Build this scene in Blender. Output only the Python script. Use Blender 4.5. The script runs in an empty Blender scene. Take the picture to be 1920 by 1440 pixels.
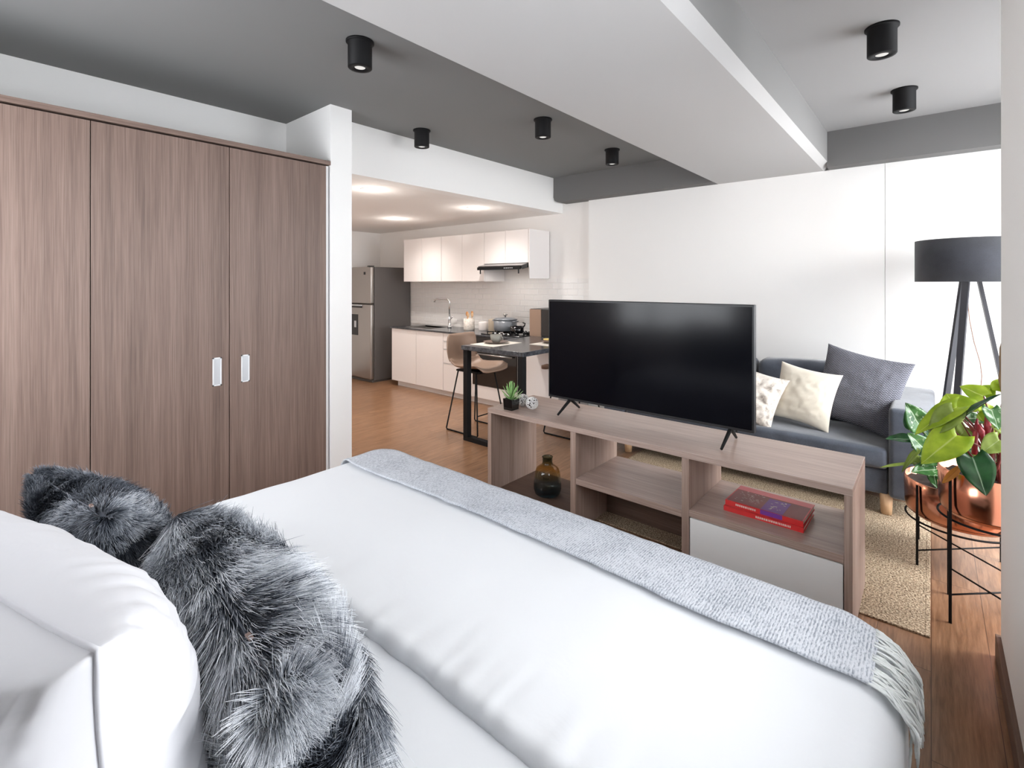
import bpy, bmesh, math, random
import numpy as np
from mathutils import Vector, Matrix, Euler, noise

SC = bpy.context.scene
COL = SC.collection
rnd = random.Random(7)
V = Vector

# ------------------------------------------------------------------ camera
F = 925.6
TH = math.atan(786 / F)
cd = bpy.data.cameras.new('camera')
cam = bpy.data.objects.new('camera', cd)
COL.objects.link(cam)
cam.location = (0, 0, 1.5)
cam.rotation_euler = (math.pi / 2, 0, TH)
cd.sensor_width = 36
cd.lens = F / 1920 * 36
cd.shift_y = -189 / 1920
cd.clip_start = 0.02
SC.camera = cam

# ------------------------------------------------------------------ world, light, exposure
w = bpy.data.worlds.new('sky')
SC.world = w
w.use_nodes = True
w.node_tree.nodes['Background'].inputs[0].default_value = (0.90, 0.945, 1.0, 1)
w.node_tree.nodes['Background'].inputs[1].default_value = 3.6


def area(name, loc, rot, sx, sy, power, col=(1, 1, 1), spread=180):
    l = bpy.data.lights.new(name, 'AREA')
    l.shape = 'RECTANGLE'
    l.size = sx
    l.size_y = sy
    l.energy = power
    l.color = col
    l.spread = math.radians(spread)
    o = bpy.data.objects.new(name, l)
    COL.objects.link(o)
    o.location = loc
    o.rotation_euler = rot
    return o


# daylight through living-room and bedside windows; window behind the bed added for fill
area('daylight_living', (2.7, 3.5, 2.5), (0, math.radians(62), math.radians(-6)), 2.4, 2.6, 140, (1.0, 0.985, 0.965))
area('daylight_bedside', (1.5, 1.3, 2.6), (0, math.radians(55), 0), 1.8, 1.6, 26, (0.95, 0.97, 1.0))
area('fill_back', (-2.9, -0.95, 1.65), (math.radians(90), 0, 0), 2.2, 1.5, 28, (0.97, 0.98, 1.0))

SC.view_settings.view_transform = 'Standard'
SC.view_settings.look = 'None'
SC.view_settings.gamma = 1
SC.view_settings.use_curve_mapping = False
SC.view_settings.exposure = 1.1
SC.cycles.use_denoising = True
SC.cycles.max_bounces = 10
SC.cycles.diffuse_bounces = 6
SC.cycles.transparent_max_bounces = 16
SC.cycles.sample_clamp_indirect = 6


# ------------------------------------------------------------------ materials
def srgb(r, g, b):
    f = lambda c: (c / 255) / 12.92 if c / 255 <= 0.04045 else ((c / 255 + 0.055) / 1.055) ** 2.4
    return (f(r), f(g), f(b), 1)


class NT:
    def __init__(s, name):
        s.m = bpy.data.materials.new(name)
        s.m.use_nodes = True
        s.t = s.m.node_tree
        s.b = s.t.nodes['Principled BSDF']

    def n(s, typ, **kw):
        n = s.t.nodes.new(typ)
        for k, v in kw.items():
            setattr(n, k, v)
        return n

    def l(s, a, b):
        s.t.links.new(a, b)

    def coords(s, scale=(1, 1, 1), rot=(0, 0, 0)):
        c = s.n('ShaderNodeTexCoord')
        m = s.n('ShaderNodeMapping')
        m.inputs['Scale'].default_value = scale
        m.inputs['Rotation'].default_value = rot
        s.l(c.outputs['Object'], m.inputs['Vector'])
        return m.outputs['Vector']

    def noise(s, vec, scale, detail=3, rough=0.5, dist=0):
        n = s.n('ShaderNodeTexNoise')
        n.inputs['Scale'].default_value = scale
        n.inputs['Detail'].default_value = detail
        n.inputs['Roughness'].default_value = rough
        n.inputs['Distortion'].default_value = dist
        s.l(vec, n.inputs['Vector'])
        return n.outputs['Fac']

    def ramp(s, fac, stops):
        r = s.n('ShaderNodeValToRGB')
        e = r.color_ramp.elements
        e[0].position, e[0].color = stops[0]
        e[1].position, e[1].color = stops[-1]
        for p, c in stops[1:-1]:
            x = e.new(p)
            x.color = c
        s.l(fac, r.inputs['Fac'])
        return r.outputs['Color']

    def mix(s, fac, a, b, blend='MIX'):
        m = s.n('ShaderNodeMix', data_type='RGBA', blend_type=blend)
        for k, v in ((0, fac), (6, a), (7, b)):
            if hasattr(v, 'links'):
                s.l(v, m.inputs[k])
            else:
                m.inputs[k].default_value = v
        return m.outputs[2]

    def bump(s, h, strength=0.3, dist=0.01):
        b = s.n('ShaderNodeBump')
        b.inputs['Strength'].default_value = strength
        b.inputs['Distance'].default_value = dist
        s.l(h, b.inputs['Height'])
        s.l(b.outputs['Normal'], s.b.inputs['Normal'])

    def color(s, c):
        if hasattr(c, 'links'):
            s.l(c, s.b.inputs['Base Color'])
        else:
            s.b.inputs['Base Color'].default_value = c


def plain(name, c, rough=0.5, metal=0, bump=0, bscale=200, vary=0, spec=None, sheen=0, coat=0):
    k = NT(name)
    k.b.inputs['Roughness'].default_value = rough
    k.b.inputs['Metallic'].default_value = metal
    if spec is not None:
        k.b.inputs['Specular IOR Level'].default_value = spec
    if sheen:
        k.b.inputs['Sheen Weight'].default_value = sheen
    if coat:
        k.b.inputs['Coat Weight'].default_value = coat
    v = k.coords()
    if vary:
        n = k.noise(v, 6, 4)
        lo = tuple(x * (1 - vary) for x in c[:3]) + (1,)
        hi = tuple(min(1, x * (1 + vary)) for x in c[:3]) + (1,)
        k.color(k.ramp(n, [(0.3, lo), (0.7, hi)]))
    else:
        k.color(c)
    if bump:
        k.bump(k.noise(v, bscale, 3), bump, 0.002)
    return k.m


def emit(name, c, strength):
    k = NT(name)
    k.color((0, 0, 0, 1))
    k.b.inputs['Emission Color'].default_value = c
    k.b.inputs['Emission Strength'].default_value = strength
    return k.m


def wood(name, dark, mid, light, axis='z', rough=0.45, fine=210, band=14):
    k = NT(name)
    along = {'x': (0.02, 1, 1), 'y': (1, 0.02, 1), 'z': (1, 1, 0.014)}[axis]
    v = k.coords(along)
    n1 = k.noise(v, fine, 3, 0.6)
    n2 = k.noise(v, band, 3, 0.5, 0.3)
    c1 = k.ramp(n1, [(0.32, dark), (0.5, mid), (0.68, light)])
    c2 = k.ramp(n2, [(0.3, dark), (0.5, mid), (0.72, light)])
    k.color(k.mix(0.42, c1, c2))
    k.b.inputs['Roughness'].default_value = rough
    k.bump(n1, 0.12, 0.002)
    return k.m


def floor_mat():
    k = NT('oak_plank_floor')
    c = k.n('ShaderNodeTexCoord')
    sp = k.n('ShaderNodeSeparateXYZ')
    cb = k.n('ShaderNodeCombineXYZ')
    k.l(c.outputs['Object'], sp.inputs[0])
    k.l(sp.outputs[1], cb.inputs[0])
    k.l(sp.outputs[0], cb.inputs[1])
    b = k.n('ShaderNodeTexBrick')
    b.offset = 0.37
    b.inputs['Scale'].default_value = 1
    b.inputs['Brick Width'].default_value = 1.25
    b.inputs['Row Height'].default_value = 0.18
    b.inputs['Mortar Size'].default_value = 0.0012
    b.inputs['Mortar Smooth'].default_value = 0.1
    b.inputs['Color1'].default_value = (0.2, 0.2, 0.2, 1)
    b.inputs['Color2'].default_value = (0.8, 0.8, 0.8, 1)
    b.inputs['Mortar'].default_value = (0, 0, 0, 1)
    k.l(cb.outputs[0], b.inputs['Vector'])
    # grain, shifted per plank
    m = k.n('ShaderNodeVectorMath', operation='MULTIPLY_ADD')
    k.l(b.outputs['Color'], m.inputs[0])
    m.inputs[1].default_value = (7, 3, 5)
    mp = k.n('ShaderNodeMapping')
    mp.inputs['Scale'].default_value = (1, 0.07, 1)
    k.l(c.outputs['Object'], mp.inputs['Vector'])
    k.l(mp.outputs[0], m.inputs[2])
    n1 = k.noise(m.outputs[0], 110, 4, 0.6)
    n2 = k.noise(m.outputs[0], 22, 4, 0.6, 2.0)
    c1 = k.ramp(n2, [(0.28, srgb(100, 70, 48)), (0.5, srgb(139, 103, 75)), (0.72, srgb(168, 130, 100))])
    c2 = k.ramp(n1, [(0.3, srgb(88, 62, 44)), (0.52, srgb(139, 104, 78)), (0.75, srgb(172, 136, 108))])
    g = k.mix(0.45, c1, c2)
    tone = k.ramp(b.outputs['Color'], [(0.0, (0.88, 0.87, 0.86, 1)), (1.0, (1.08, 1.07, 1.06, 1))])
    g = k.mix(1.0, g, tone, 'MULTIPLY')
    g = k.mix(b.outputs['Fac'], g, srgb(70, 46, 32))
    k.color(g)
    k.b.inputs['Roughness'].default_value = 0.28
    k.bump(n1, 0.08, 0.002)
    return k.m


def tile_mat():
    k = NT('white_subway_tile')
    c = k.n('ShaderNodeTexCoord')
    sp = k.n('ShaderNodeSeparateXYZ')
    cb = k.n('ShaderNodeCombineXYZ')
    k.l(c.outputs['Object'], sp.inputs[0])
    k.l(sp.outputs[0], cb.inputs[0])
    k.l(sp.outputs[2], cb.inputs[1])
    b = k.n('ShaderNodeTexBrick')
    b.inputs['Scale'].default_value = 1
    b.inputs['Brick Width'].default_value = 0.15
    b.inputs['Row Height'].default_value = 0.075
    b.inputs['Mortar Size'].default_value = 0.006
    b.inputs['Mortar Smooth'].default_value = 0.6
    b.inputs['Color1'].default_value = srgb(243, 241, 239)
    b.inputs['Color2'].default_value = srgb(246, 244, 242)
    b.inputs['Mortar'].default_value = srgb(252, 251, 250)
    k.l(cb.outputs[0], b.inputs['Vector'])
    k.color(b.outputs['Color'])
    k.b.inputs['Roughness'].default_value = 0.12
    inv = k.n('ShaderNodeMath', operation='SUBTRACT')
    inv.inputs[0].default_value = 1
    k.l(b.outputs['Fac'], inv.inputs[1])
    k.bump(inv.outputs[0], 0.7, 0.004)
    return k.m


def rug_mat():
    k = NT('woven_sisal')
    v = k.coords((1, 1, 1))
    n = k.noise(v, 130, 2, 0.6)
    vor = k.n('ShaderNodeTexVoronoi')
    vor.inputs['Scale'].default_value = 110
    k.l(v, vor.inputs['Vector'])
    c = k.ramp(n, [(0.36, srgb(98, 80, 62)), (0.47, srgb(164, 143, 118)), (0.6, srgb(205, 187, 160))])
    k.color(c)
    k.b.inputs['Roughness'].default_value = 0.9
    k.bump(vor.outputs['Distance'], 0.6, 0.006)
    return k.m


def knit_mat():
    k = NT('speckled_knit')
    v = k.coords((1, 0.28, 1))
    n = k.noise(v, 300, 2, 0.6)
    n2 = k.noise(k.coords(), 7, 3)
    wv = k.n('ShaderNodeTexWave', wave_type='BANDS', bands_direction='X')
    wv.inputs['Scale'].default_value = 42
    wv.inputs['Distortion'].default_value = 1.5
    wv.inputs['Detail'].default_value = 2
    wv.inputs['Detail Scale'].default_value = 3
    k.l(k.coords(), wv.inputs['Vector'])
    s = k.n('ShaderNodeMath', operation='MULTIPLY_ADD')
    k.l(wv.outputs['Fac'], s.inputs[0])
    s.inputs[1].default_value = 0.22
    k.l(n, s.inputs[2])
    s2 = k.n('ShaderNodeMath', operation='MULTIPLY_ADD')
    k.l(n2, s2.inputs[0])
    s2.inputs[1].default_value = 0.35
    k.l(s.outputs[0], s2.inputs[2])
    c = k.ramp(s2.outputs[0], [(0.56, srgb(140, 145, 154)), (0.70, srgb(178, 183, 191)), (0.86, srgb(206, 209, 215))])
    k.color(c)
    k.b.inputs['Roughness'].default_value = 0.95
    k.bump(s.outputs[0], 0.5, 0.004)
    return k.m


def linen(name, c, c2=None, scale=350, sheen=0.3, bump=0.25, vary=0.5):
    k = NT(name)
    v = k.coords()
    n = k.noise(v, scale, 2, 0.6)
    n2 = k.noise(v, 9, 3)
    a = k.mix(vary, c, k.ramp(n, [(0.35, c), (0.65, c2 or c)]))
    lo = tuple(x * 0.86 for x in c[:3]) + (1,)
    k.color(k.mix(0.35, a, k.ramp(n2, [(0.35, lo), (0.65, c2 or c)])))
    k.b.inputs['Roughness'].default_value = 0.92
    k.b.inputs['Sheen Weight'].default_value = sheen
    k.bump(n, bump, 0.002)
    return k.m


def cotton(name, c):
    k = NT(name)
    v = k.coords()
    k.color(c)
    k.b.inputs['Roughness'].default_value = 0.9
    k.b.inputs['Sheen Weight'].default_value = 0.1
    k.bump(k.noise(v, 7, 4, 0.5, 0.6), 0.12, 0.02)
    return k.m


def chevron_mat():
    k = NT('grey_zigzag_knit')
    v = k.coords()
    sp = k.n('ShaderNodeSeparateXYZ')
    k.l(v, sp.inputs[0])
    tri = k.n('ShaderNodeMath', operation='PINGPONG')
    k.l(sp.outputs[0], tri.inputs[0])
    tri.inputs[1].default_value = 0.012
    ad = k.n('ShaderNodeMath', operation='ADD')
    k.l(sp.outputs[2], ad.inputs[0])
    k.l(tri.outputs[0], ad.inputs[1])
    m2 = k.n('ShaderNodeMath', operation='PINGPONG')
    k.l(ad.outputs[0], m2.inputs[0])
    m2.inputs[1].default_value = 0.007
    sc = k.n('ShaderNodeMath', operation='MULTIPLY')
    k.l(m2.outputs[0], sc.inputs[0])
    sc.inputs[1].default_value = 142
    k.color(k.ramp(sc.outputs[0], [(0.1, srgb(82, 83, 92)), (0.7, srgb(126, 127, 137))]))
    k.b.inputs['Roughness'].default_value = 0.9
    k.bump(sc.outputs[0], 0.8, 0.004)
    return k.m


def marbled_mat():
    k = NT('cream_cloth_with_silver_print')
    v = k.coords()
    n = k.noise(v, 14, 6, 0.65, 1.2)
    n2 = k.noise(v, 60, 3, 0.6)
    a = k.ramp(n, [(0.38, srgb(172, 160, 150)), (0.47, srgb(232, 224, 214)), (0.58, srgb(240, 232, 222)), (0.66, srgb(205, 180, 150))])
    k.color(k.mix(0.3, a, k.ramp(n2, [(0.4, srgb(190, 184, 180)), (0.55, srgb(240, 235, 228))])))
    k.b.inputs['Roughness'].default_value = 0.6
    return k.m


def stone_mat():
    k = NT('dark_grey_stone')
    v = k.coords()
    n = k.noise(v, 30, 6, 0.7)
    k.color(k.ramp(n, [(0.35, srgb(38, 39, 43)), (0.55, srgb(66, 68, 73)), (0.75, srgb(96, 98, 103))]))
    k.b.inputs['Roughness'].default_value = 0.18
    return k.m


def leaf_mat(name, a, b, vein, rough=0.35, spots=False):
    k = NT(name)
    v = k.coords()
    n = k.noise(v, 16, 3, 0.5)
    c = k.ramp(n, [(0.35, a), (0.65, b)])
    uv = k.n('ShaderNodeTexCoord')
    sp = k.n('ShaderNodeSeparateXYZ')
    k.l(uv.outputs['UV'], sp.inputs[0])
    # midrib along u=0.5
    s = k.n('ShaderNodeMath', operation='SUBTRACT')
    k.l(sp.outputs[0], s.inputs[0])
    s.inputs[1].default_value = 0.5
    ab = k.n('ShaderNodeMath', operation='ABSOLUTE')
    k.l(s.outputs[0], ab.inputs[0])
    c = k.mix(1.0, c, c)
    rib = k.ramp(ab.outputs[0], [(0.012, (1, 1, 1, 1)), (0.03, (0, 0, 0, 1))])
    c = k.mix(rib, c, vein)
    if spots:
        n3 = k.noise(v, 45, 3, 0.6)
        f = k.ramp(n3, [(0.58, (0, 0, 0, 1)), (0.66, (1, 1, 1, 1))])
        c = k.mix(f, c, srgb(180, 204, 168))
    k.color(c)
    k.b.inputs['Roughness'].default_value = rough
    # thin leaf lets some light through
    tr = k.n('ShaderNodeBsdfTranslucent')
    k.l(c, tr.inputs['Color'])
    mx = k.n('ShaderNodeMixShader')
    mx.inputs[0].default_value = 0.28
    out = k.t.nodes['Material Output']
    k.l(k.b.outputs[0], mx.inputs[1])
    k.l(tr.outputs[0], mx.inputs[2])
    k.l(mx.outputs[0], out.inputs['Surface'])
    return k.m


def window_glass():
    k = NT('clear_window_glass')
    t = k.t
    tr = k.n('ShaderNodeBsdfTransparent')
    gl = k.n('ShaderNodeBsdfGlossy')
    gl.inputs['Roughness'].default_value = 0.02
    mx = k.n('ShaderNodeMixShader')
    mx.inputs[0].default_value = 0.06
    k.l(tr.outputs[0], mx.inputs[1])
    k.l(gl.outputs[0], mx.inputs[2])
    k.l(mx.outputs[0], t.nodes['Material Output'].inputs['Surface'])
    return k.m


def vase_glass():
    k = NT('amber_to_smoke_glass')
    v = k.coords()
    sp = k.n('ShaderNodeSeparateXYZ')
    k.l(v, sp.inputs[0])
    mr = k.n('ShaderNodeMapRange')
    mr.inputs['From Max'].default_value = 0.27
    k.l(sp.outputs[2], mr.inputs['Value'])
    c = k.ramp(mr.outputs[0], [(0.0, srgb(122, 148, 160)), (0.2, srgb(150, 172, 180)), (0.42, srgb(208, 216, 216)), (0.5, srgb(228, 212, 172)), (0.72, srgb(228, 206, 156)), (0.8, srgb(140, 150, 125)), (1.0, srgb(120, 135, 116))])
    tr = k.n('ShaderNodeBsdfTransparent')
    k.l(c, tr.inputs['Color'])
    gl = k.n('ShaderNodeBsdfGlossy')
    gl.inputs['Roughness'].default_value = 0.03
    lw = k.n('ShaderNodeLayerWeight')
    pw = k.n('ShaderNodeMath', operation='POWER')
    k.l(lw.outputs['Facing'], pw.inputs[0])
    pw.inputs[1].default_value = 3.5
    ma = k.n('ShaderNodeMath', operation='MULTIPLY_ADD')
    k.l(pw.outputs[0], ma.inputs[0])
    ma.inputs[1].default_value = 0.55
    ma.inputs[2].default_value = 0.05
    mx = k.n('ShaderNodeMixShader')
    k.l(ma.outputs[0], mx.inputs[0])
    k.l(tr.outputs[0], mx.inputs[1])
    k.l(gl.outputs[0], mx.inputs[2])
    k.l(mx.outputs[0], k.t.nodes['Material Output'].inputs['Surface'])
    return k.m


def fur_mat():
    k = NT('faux_fur_strands')
    a = k.n('ShaderNodeAttribute')
    a.attribute_name = 'tone'
    k.color(k.ramp(a.outputs['Fac'], [(0.0, srgb(28, 31, 38)), (0.35, srgb(70, 76, 86)), (0.6, srgb(140, 146, 155)), (1.0, srgb(228, 231, 236))]))
    k.b.inputs['Roughness'].default_value = 0.55
    k.b.inputs['Specular IOR Level'].default_value = 0.25
    return k.m


M = dict(
    white=plain('white_wall_paint', srgb(246, 245, 243), 0.9, bump=0.05),
    cream=plain('warm_white_wall_paint', srgb(243, 240, 237), 0.9, bump=0.05),
    panel=plain('white_lacquer_panel', srgb(244, 243, 241), 0.55),
    grey=plain('grey_ceiling_paint', srgb(127, 127, 127), 0.9, bump=0.08),
    lightgrey=plain('pale_grey_paint', srgb(192, 191, 190), 0.9, bump=0.08),
    beamgrey=plain('dark_grey_paint', srgb(114, 113, 112), 0.9, bump=0.08),
    beamside=plain('mid_grey_beam_side', srgb(142, 141, 140), 0.9, bump=0.08),  # window side of the wide beam, darker than its underside
    midgrey=plain('mid_grey_ceiling', srgb(162, 161, 160), 0.9, bump=0.08),  # window-side ceiling, a lighter grey than the rest
    floor=floor_mat(), tile=tile_mat(), rug=rug_mat(), knit=knit_mat(),
    woodz=wood('greyed_oak_laminate_upright', srgb(128, 106, 96), srgb(161, 137, 125), srgb(184, 163, 151), 'z', 0.5),
    woodx=wood('greyed_oak_laminate_lengthwise', srgb(140, 118, 108), srgb(171, 149, 138), srgb(192, 173, 163), 'x', 0.28),  # lighter than the uprights: bright reflection on the top put into the colour
    wardrobe=wood('brown_oak_laminate_upright', srgb(96, 78, 69), srgb(125, 103, 93), srgb(145, 124, 113), 'z', 0.5),
    wardrobex=wood('brown_oak_laminate_lengthwise', srgb(96, 78, 69), srgb(125, 103, 93), srgb(145, 124, 113), 'y', 0.5),
    woodd=wood('dark_oak_laminate', srgb(78, 58, 48), srgb(96, 74, 62), srgb(114, 90, 78), 'x', 0.55),
    base=wood('brown_skirting', srgb(84, 62, 50), srgb(104, 80, 66), srgb(124, 98, 82), 'y', 0.5),
    beech=wood('pale_beech', srgb(196, 158, 118), srgb(212, 176, 138), srgb(224, 190, 154), 'z', 0.5),
    black=plain('matt_black_metal', srgb(13, 13, 15), 0.6, spec=0.25),
    blackgl=plain('gloss_black', srgb(10, 10, 13), 0.08, coat=0.5),
    screen=plain('tv_screen_glass', srgb(7, 8, 15), 0.15, spec=0.22),
    bezel=plain('tv_bezel', srgb(26, 27, 30), 0.35),
    shadow=plain('dark_gap', srgb(40, 32, 28), 0.9),
    alu=plain('brushed_aluminium', srgb(205, 208, 212), 0.35, metal=0.6),
    chrome=plain('chrome', srgb(225, 226, 228), 0.08, metal=1),
    steel=plain('stainless_steel', srgb(170, 166, 162), 0.32, metal=0.85),
    fridgeside=plain('fridge_side_grey', srgb(98, 94, 92), 0.5, metal=0.3),
    handlew=plain('white_recessed_pull', srgb(232, 233, 235), 0.4),
    cabinet=plain('white_gloss_cabinet', srgb(236, 231, 229), 0.3),
    greyface=plain('pale_grey_drawer_face', srgb(240, 240, 239), 0.55),
    stone=stone_mat(),
    sheet=cotton('white_cotton_sheet', srgb(223, 225, 228)),
    duvet=cotton('white_cotton_duvet', srgb(223, 225, 228)),
    pillow=cotton('white_cotton_pillow', srgb(218, 219, 224)),
    seam=plain('pillow_seam', srgb(214, 215, 221), 0.9),
    sofa=linen('slate_blue_upholstery', srgb(56, 62, 74), srgb(92, 100, 114), 420, 0.5, 0.5, 0.8),
    shade=linen('charcoal_lamp_fabric', srgb(38, 40, 47), srgb(58, 60, 68), 260),
    shadein=plain('white_shade_lining', srgb(240, 240, 240), 0.8),
    lamplegs=plain('black_stained_wood', srgb(44, 44, 50), 0.4),
    creamcloth=linen('cream_cloth', srgb(230, 222, 206), srgb(236, 229, 215), 200, 0.3, 0.2),
    chevron=chevron_mat(), marbled=marbled_mat(),
    copper=plain('polished_copper', srgb(214, 146, 118), 0.18, metal=1),
    soil=plain('dark_soil', srgb(48, 36, 30), 1, bump=1, bscale=90, vary=0.5),
    taupe=plain('taupe_moulded_shell', srgb(150, 124, 106), 0.5, bump=0.1),
    potgrey=plain('grey_enamel', srgb(118, 122, 128), 0.3),
    ceramic=plain('patterned_ceramic', srgb(215, 214, 212), 0.35),
    spoonwood=plain('orange_wood', srgb(196, 132, 74), 0.6),
    beige=plain('beige_canister', srgb(178, 164, 146), 0.5),
    linenmat=plain('pale_placemat', srgb(232, 224, 212), 0.8, bump=0.3),
    plate=plain('brown_plate', srgb(112, 92, 80), 0.35),
    cup=plain('grey_glass_cup', srgb(140, 138, 130), 0.2),
    yellow=plain('yellow_petals', srgb(222, 196, 120), 0.7),
    red=plain('red_book_cover', srgb(206, 48, 48), 0.35),
    pink=plain('pink_book_strip', srgb(226, 116, 122), 0.4),
    brownred=plain('maroon_book_art', srgb(136, 60, 62), 0.4, vary=0.3),
    purple=plain('purple_book_label', srgb(118, 58, 150), 0.4),
    paper=plain('book_paper', srgb(225, 214, 200), 0.9),
    marks=plain('pale_print', srgb(226, 206, 196), 0.6),
    succulent=plain('succulent_green', srgb(150, 194, 122), 0.5, vary=0.25),
    tilewhite=plain('silver_mosaic', srgb(238, 236, 234), 0.25),
    tiledark=plain('dark_grout', srgb(56, 46, 46), 0.8),
    stem=plain('red_stem', srgb(124, 54, 50), 0.5, vary=0.2),
    sheath=plain('crimson_sheath', srgb(150, 44, 54), 0.4, vary=0.3),
    greenstem=plain('green_stem', srgb(110, 132, 70), 0.5),
    moss=plain('coir_pole', srgb(142, 116, 88), 1, bump=1, bscale=60, vary=0.3),
    lime=leaf_mat('lime_leaf', srgb(146, 176, 36), srgb(184, 208, 60), srgb(206, 220, 120)),
    olive=leaf_mat('olive_leaf', srgb(128, 150, 56), srgb(160, 180, 94), srgb(170, 185, 120)),
    dark=leaf_mat('dark_leaf', srgb(24, 66, 34), srgb(48, 98, 54), srgb(150, 180, 150), 0.22),
    varieg=leaf_mat('variegated_leaf', srgb(46, 92, 46), srgb(84, 132, 74), srgb(180, 200, 170), 0.25, True),
    orange=leaf_mat('withered_leaf', srgb(178, 112, 34), srgb(200, 136, 50), srgb(160, 90, 30), 0.6),
    fringe=plain('fringe_yarn', srgb(226, 229, 228), 0.95),
    fur=fur_mat(),
    furbase=plain('dark_fur_backing', srgb(58, 63, 72), 1),
    zipper=plain('zip_tape', srgb(60, 66, 76), 0.6),
    ziptag=plain('zip_pull', srgb(170, 150, 142), 0.3, metal=0.6),
    glass=window_glass(), vase=vase_glass(),
    lens=emit('lit_lens', (1, 0.97, 0.93, 1), 0.38),
    warmlens=emit('warm_lit_lens', (1, 0.90, 0.76, 1), 4),
    hoodlens=emit('hood_lens', (1, 0.93, 0.82, 1), 1.2),
    cord=plain('brown_flex', srgb(140, 110, 96), 0.7),
    headboard=linen('charcoal_headboard', srgb(40, 42, 48), srgb(52, 54, 60)),
)


# ------------------------------------------------------------------ mesh helpers
class MB:
    """Collects shapes in world coordinates and links them as one mesh object."""

    def __init__(s):
        s.v, s.f, s.sm, s.mi, s.uv = [], [], [], [], {}

    def add(s, vs, fs, smooth=False, mi=0):
        o = len(s.v)
        s.v += [tuple(p) for p in vs]
        for f in fs:
            s.f.append(tuple(i + o for i in f))
            s.sm.append(smooth)
            s.mi.append(mi)
        return s

    def box(s, x0, x1, y0, y1, z0, z1, mi=0, rot=None, bev=0, seg=2, smooth=None):
        if bev:
            bm = bmesh.new()
            bmesh.ops.create_cube(bm, size=1)
            bmesh.ops.scale(bm, verts=bm.verts, vec=(abs(x1 - x0), abs(y1 - y0), abs(z1 - z0)))
            bmesh.ops.bevel(bm, geom=bm.edges[:], offset=bev, segments=seg, profile=0.5, affect='EDGES')
            c = V(((x0 + x1) / 2, (y0 + y1) / 2, (z0 + z1) / 2))
            vs = [v.co + c for v in bm.verts]
            bm.verts.index_update()
            fs = [[v.index for v in f.verts] for f in bm.faces]
            bm.free()
            sm = (seg > 2) if smooth is None else smooth
        else:
            vs = [V((x, y, z)) for x in (x0, x1) for y in (y0, y1) for z in (z0, z1)]
            fs = [(0, 1, 3, 2), (4, 6, 7, 5), (0, 4, 5, 1), (2, 3, 7, 6), (0, 2, 6, 4), (1, 5, 7, 3)]
            sm = False
        if rot:
            vs = [rot @ p for p in vs]
        return s.add(vs, fs, sm, mi)

    def bar(s, a, b, wx, wy, up=(0, 0, 1), mi=0):
        """A square-section bar from a to b."""
        a, b = V(a), V(b)
        d = (b - a).normalized()
        u = V(up)
        if abs(d.dot(u)) > 0.95:
            u = V((0, 1, 0))
        x = d.cross(u).normalized()
        y = x.cross(d).normalized()
        vs = []
        for p in (a, b):
            for i, j in ((-1, -1), (1, -1), (1, 1), (-1, 1)):
                vs.append(p + x * wx / 2 * i + y * wy / 2 * j)
        return s.add(vs, [(3, 2, 1, 0), (4, 5, 6, 7), (0, 1, 5, 4), (1, 2, 6, 5), (2, 3, 7, 6), (3, 0, 4, 7)], False, mi)

    def tube(s, pts, r, n=10, mi=0, closed=False):
        pts = [V(p) for p in pts]
        rs = r if isinstance(r, (list, tuple)) else [r] * len(pts)
        ring, m = [], len(pts)
        x = None
        for i, p in enumerate(pts):
            if closed:
                d = (pts[(i + 1) % m] - pts[i - 1]).normalized()
            else:
                d = (pts[min(i + 1, m - 1)] - pts[max(i - 1, 0)]).normalized()
            if x is None:
                x = d.orthogonal().normalized()
            x = (x - d * x.dot(d)).normalized()
            y = d.cross(x)
            ring += [p + (x * math.cos(t) + y * math.sin(t)) * rs[i] for t in [2 * math.pi * k / n for k in range(n)]]
        fs = []
        for i in range(m if closed else m - 1):
            j = (i + 1) % m
            for k in range(n):
                fs.append((i * n + k, i * n + (k + 1) % n, j * n + (k + 1) % n, j * n + k))
        if not closed:
            fs.append(tuple(range(n - 1, -1, -1)))
            fs.append(tuple((m - 1) * n + k for k in range(n)))
        return s.add(ring, fs, True, mi)

    def lathe(s, prof, c, n=32, mi=0, smooth=True):
        vs, fs = [], []
        for r, z in prof:
            vs += [V((c[0] + r * math.cos(2 * math.pi * k / n), c[1] + r * math.sin(2 * math.pi * k / n), c[2] + z)) for k in range(n)]
        for i in range(len(prof) - 1):
            for k in range(n):
                fs.append((i * n + k, i * n + (k + 1) % n, (i + 1) * n + (k + 1) % n, (i + 1) * n + k))
        if prof[0][0] > 1e-5:
            fs.append(tuple(range(n - 1, -1, -1)))
        if prof[-1][0] > 1e-5:
            fs.append(tuple((len(prof) - 1) * n + k for k in range(n)))
        return s.add(vs, fs, smooth, mi)

    def grid(s, fn, nu, nv, smooth=True, mi=0):
        vs = [fn(i / nu, j / nv) for i in range(nu + 1) for j in range(nv + 1)]
        fs = [(i * (nv + 1) + j, (i + 1) * (nv + 1) + j, (i + 1) * (nv + 1) + j + 1, i * (nv + 1) + j + 1) for i in range(nu) for j in range(nv)]
        return s.add(vs, fs, smooth, mi)

    def build(s, name, mat, parent=None, label=None, loc=None):
        """World-space vertices; the origin goes to loc, or to the parent's base."""
        off = V(loc) if loc is not None else (wpos(parent) if parent else V((0, 0, 0)))
        me = bpy.data.meshes.new(name)
        me.from_pydata([V(p) - off for p in s.v], [], s.f)
        for m in (mat if isinstance(mat, (list, tuple)) else [mat]):
            me.materials.append(m)
        me.polygons.foreach_set('use_smooth', s.sm)
        me.polygons.foreach_set('material_index', s.mi)
        me.update()
        o = bpy.data.objects.new(name, me)
        COL.objects.link(o)
        if parent:
            o.parent = parent
            o.location = off - wpos(parent)
        else:
            o.location = off
        if label:
            o['label'] = label
        return o


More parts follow.
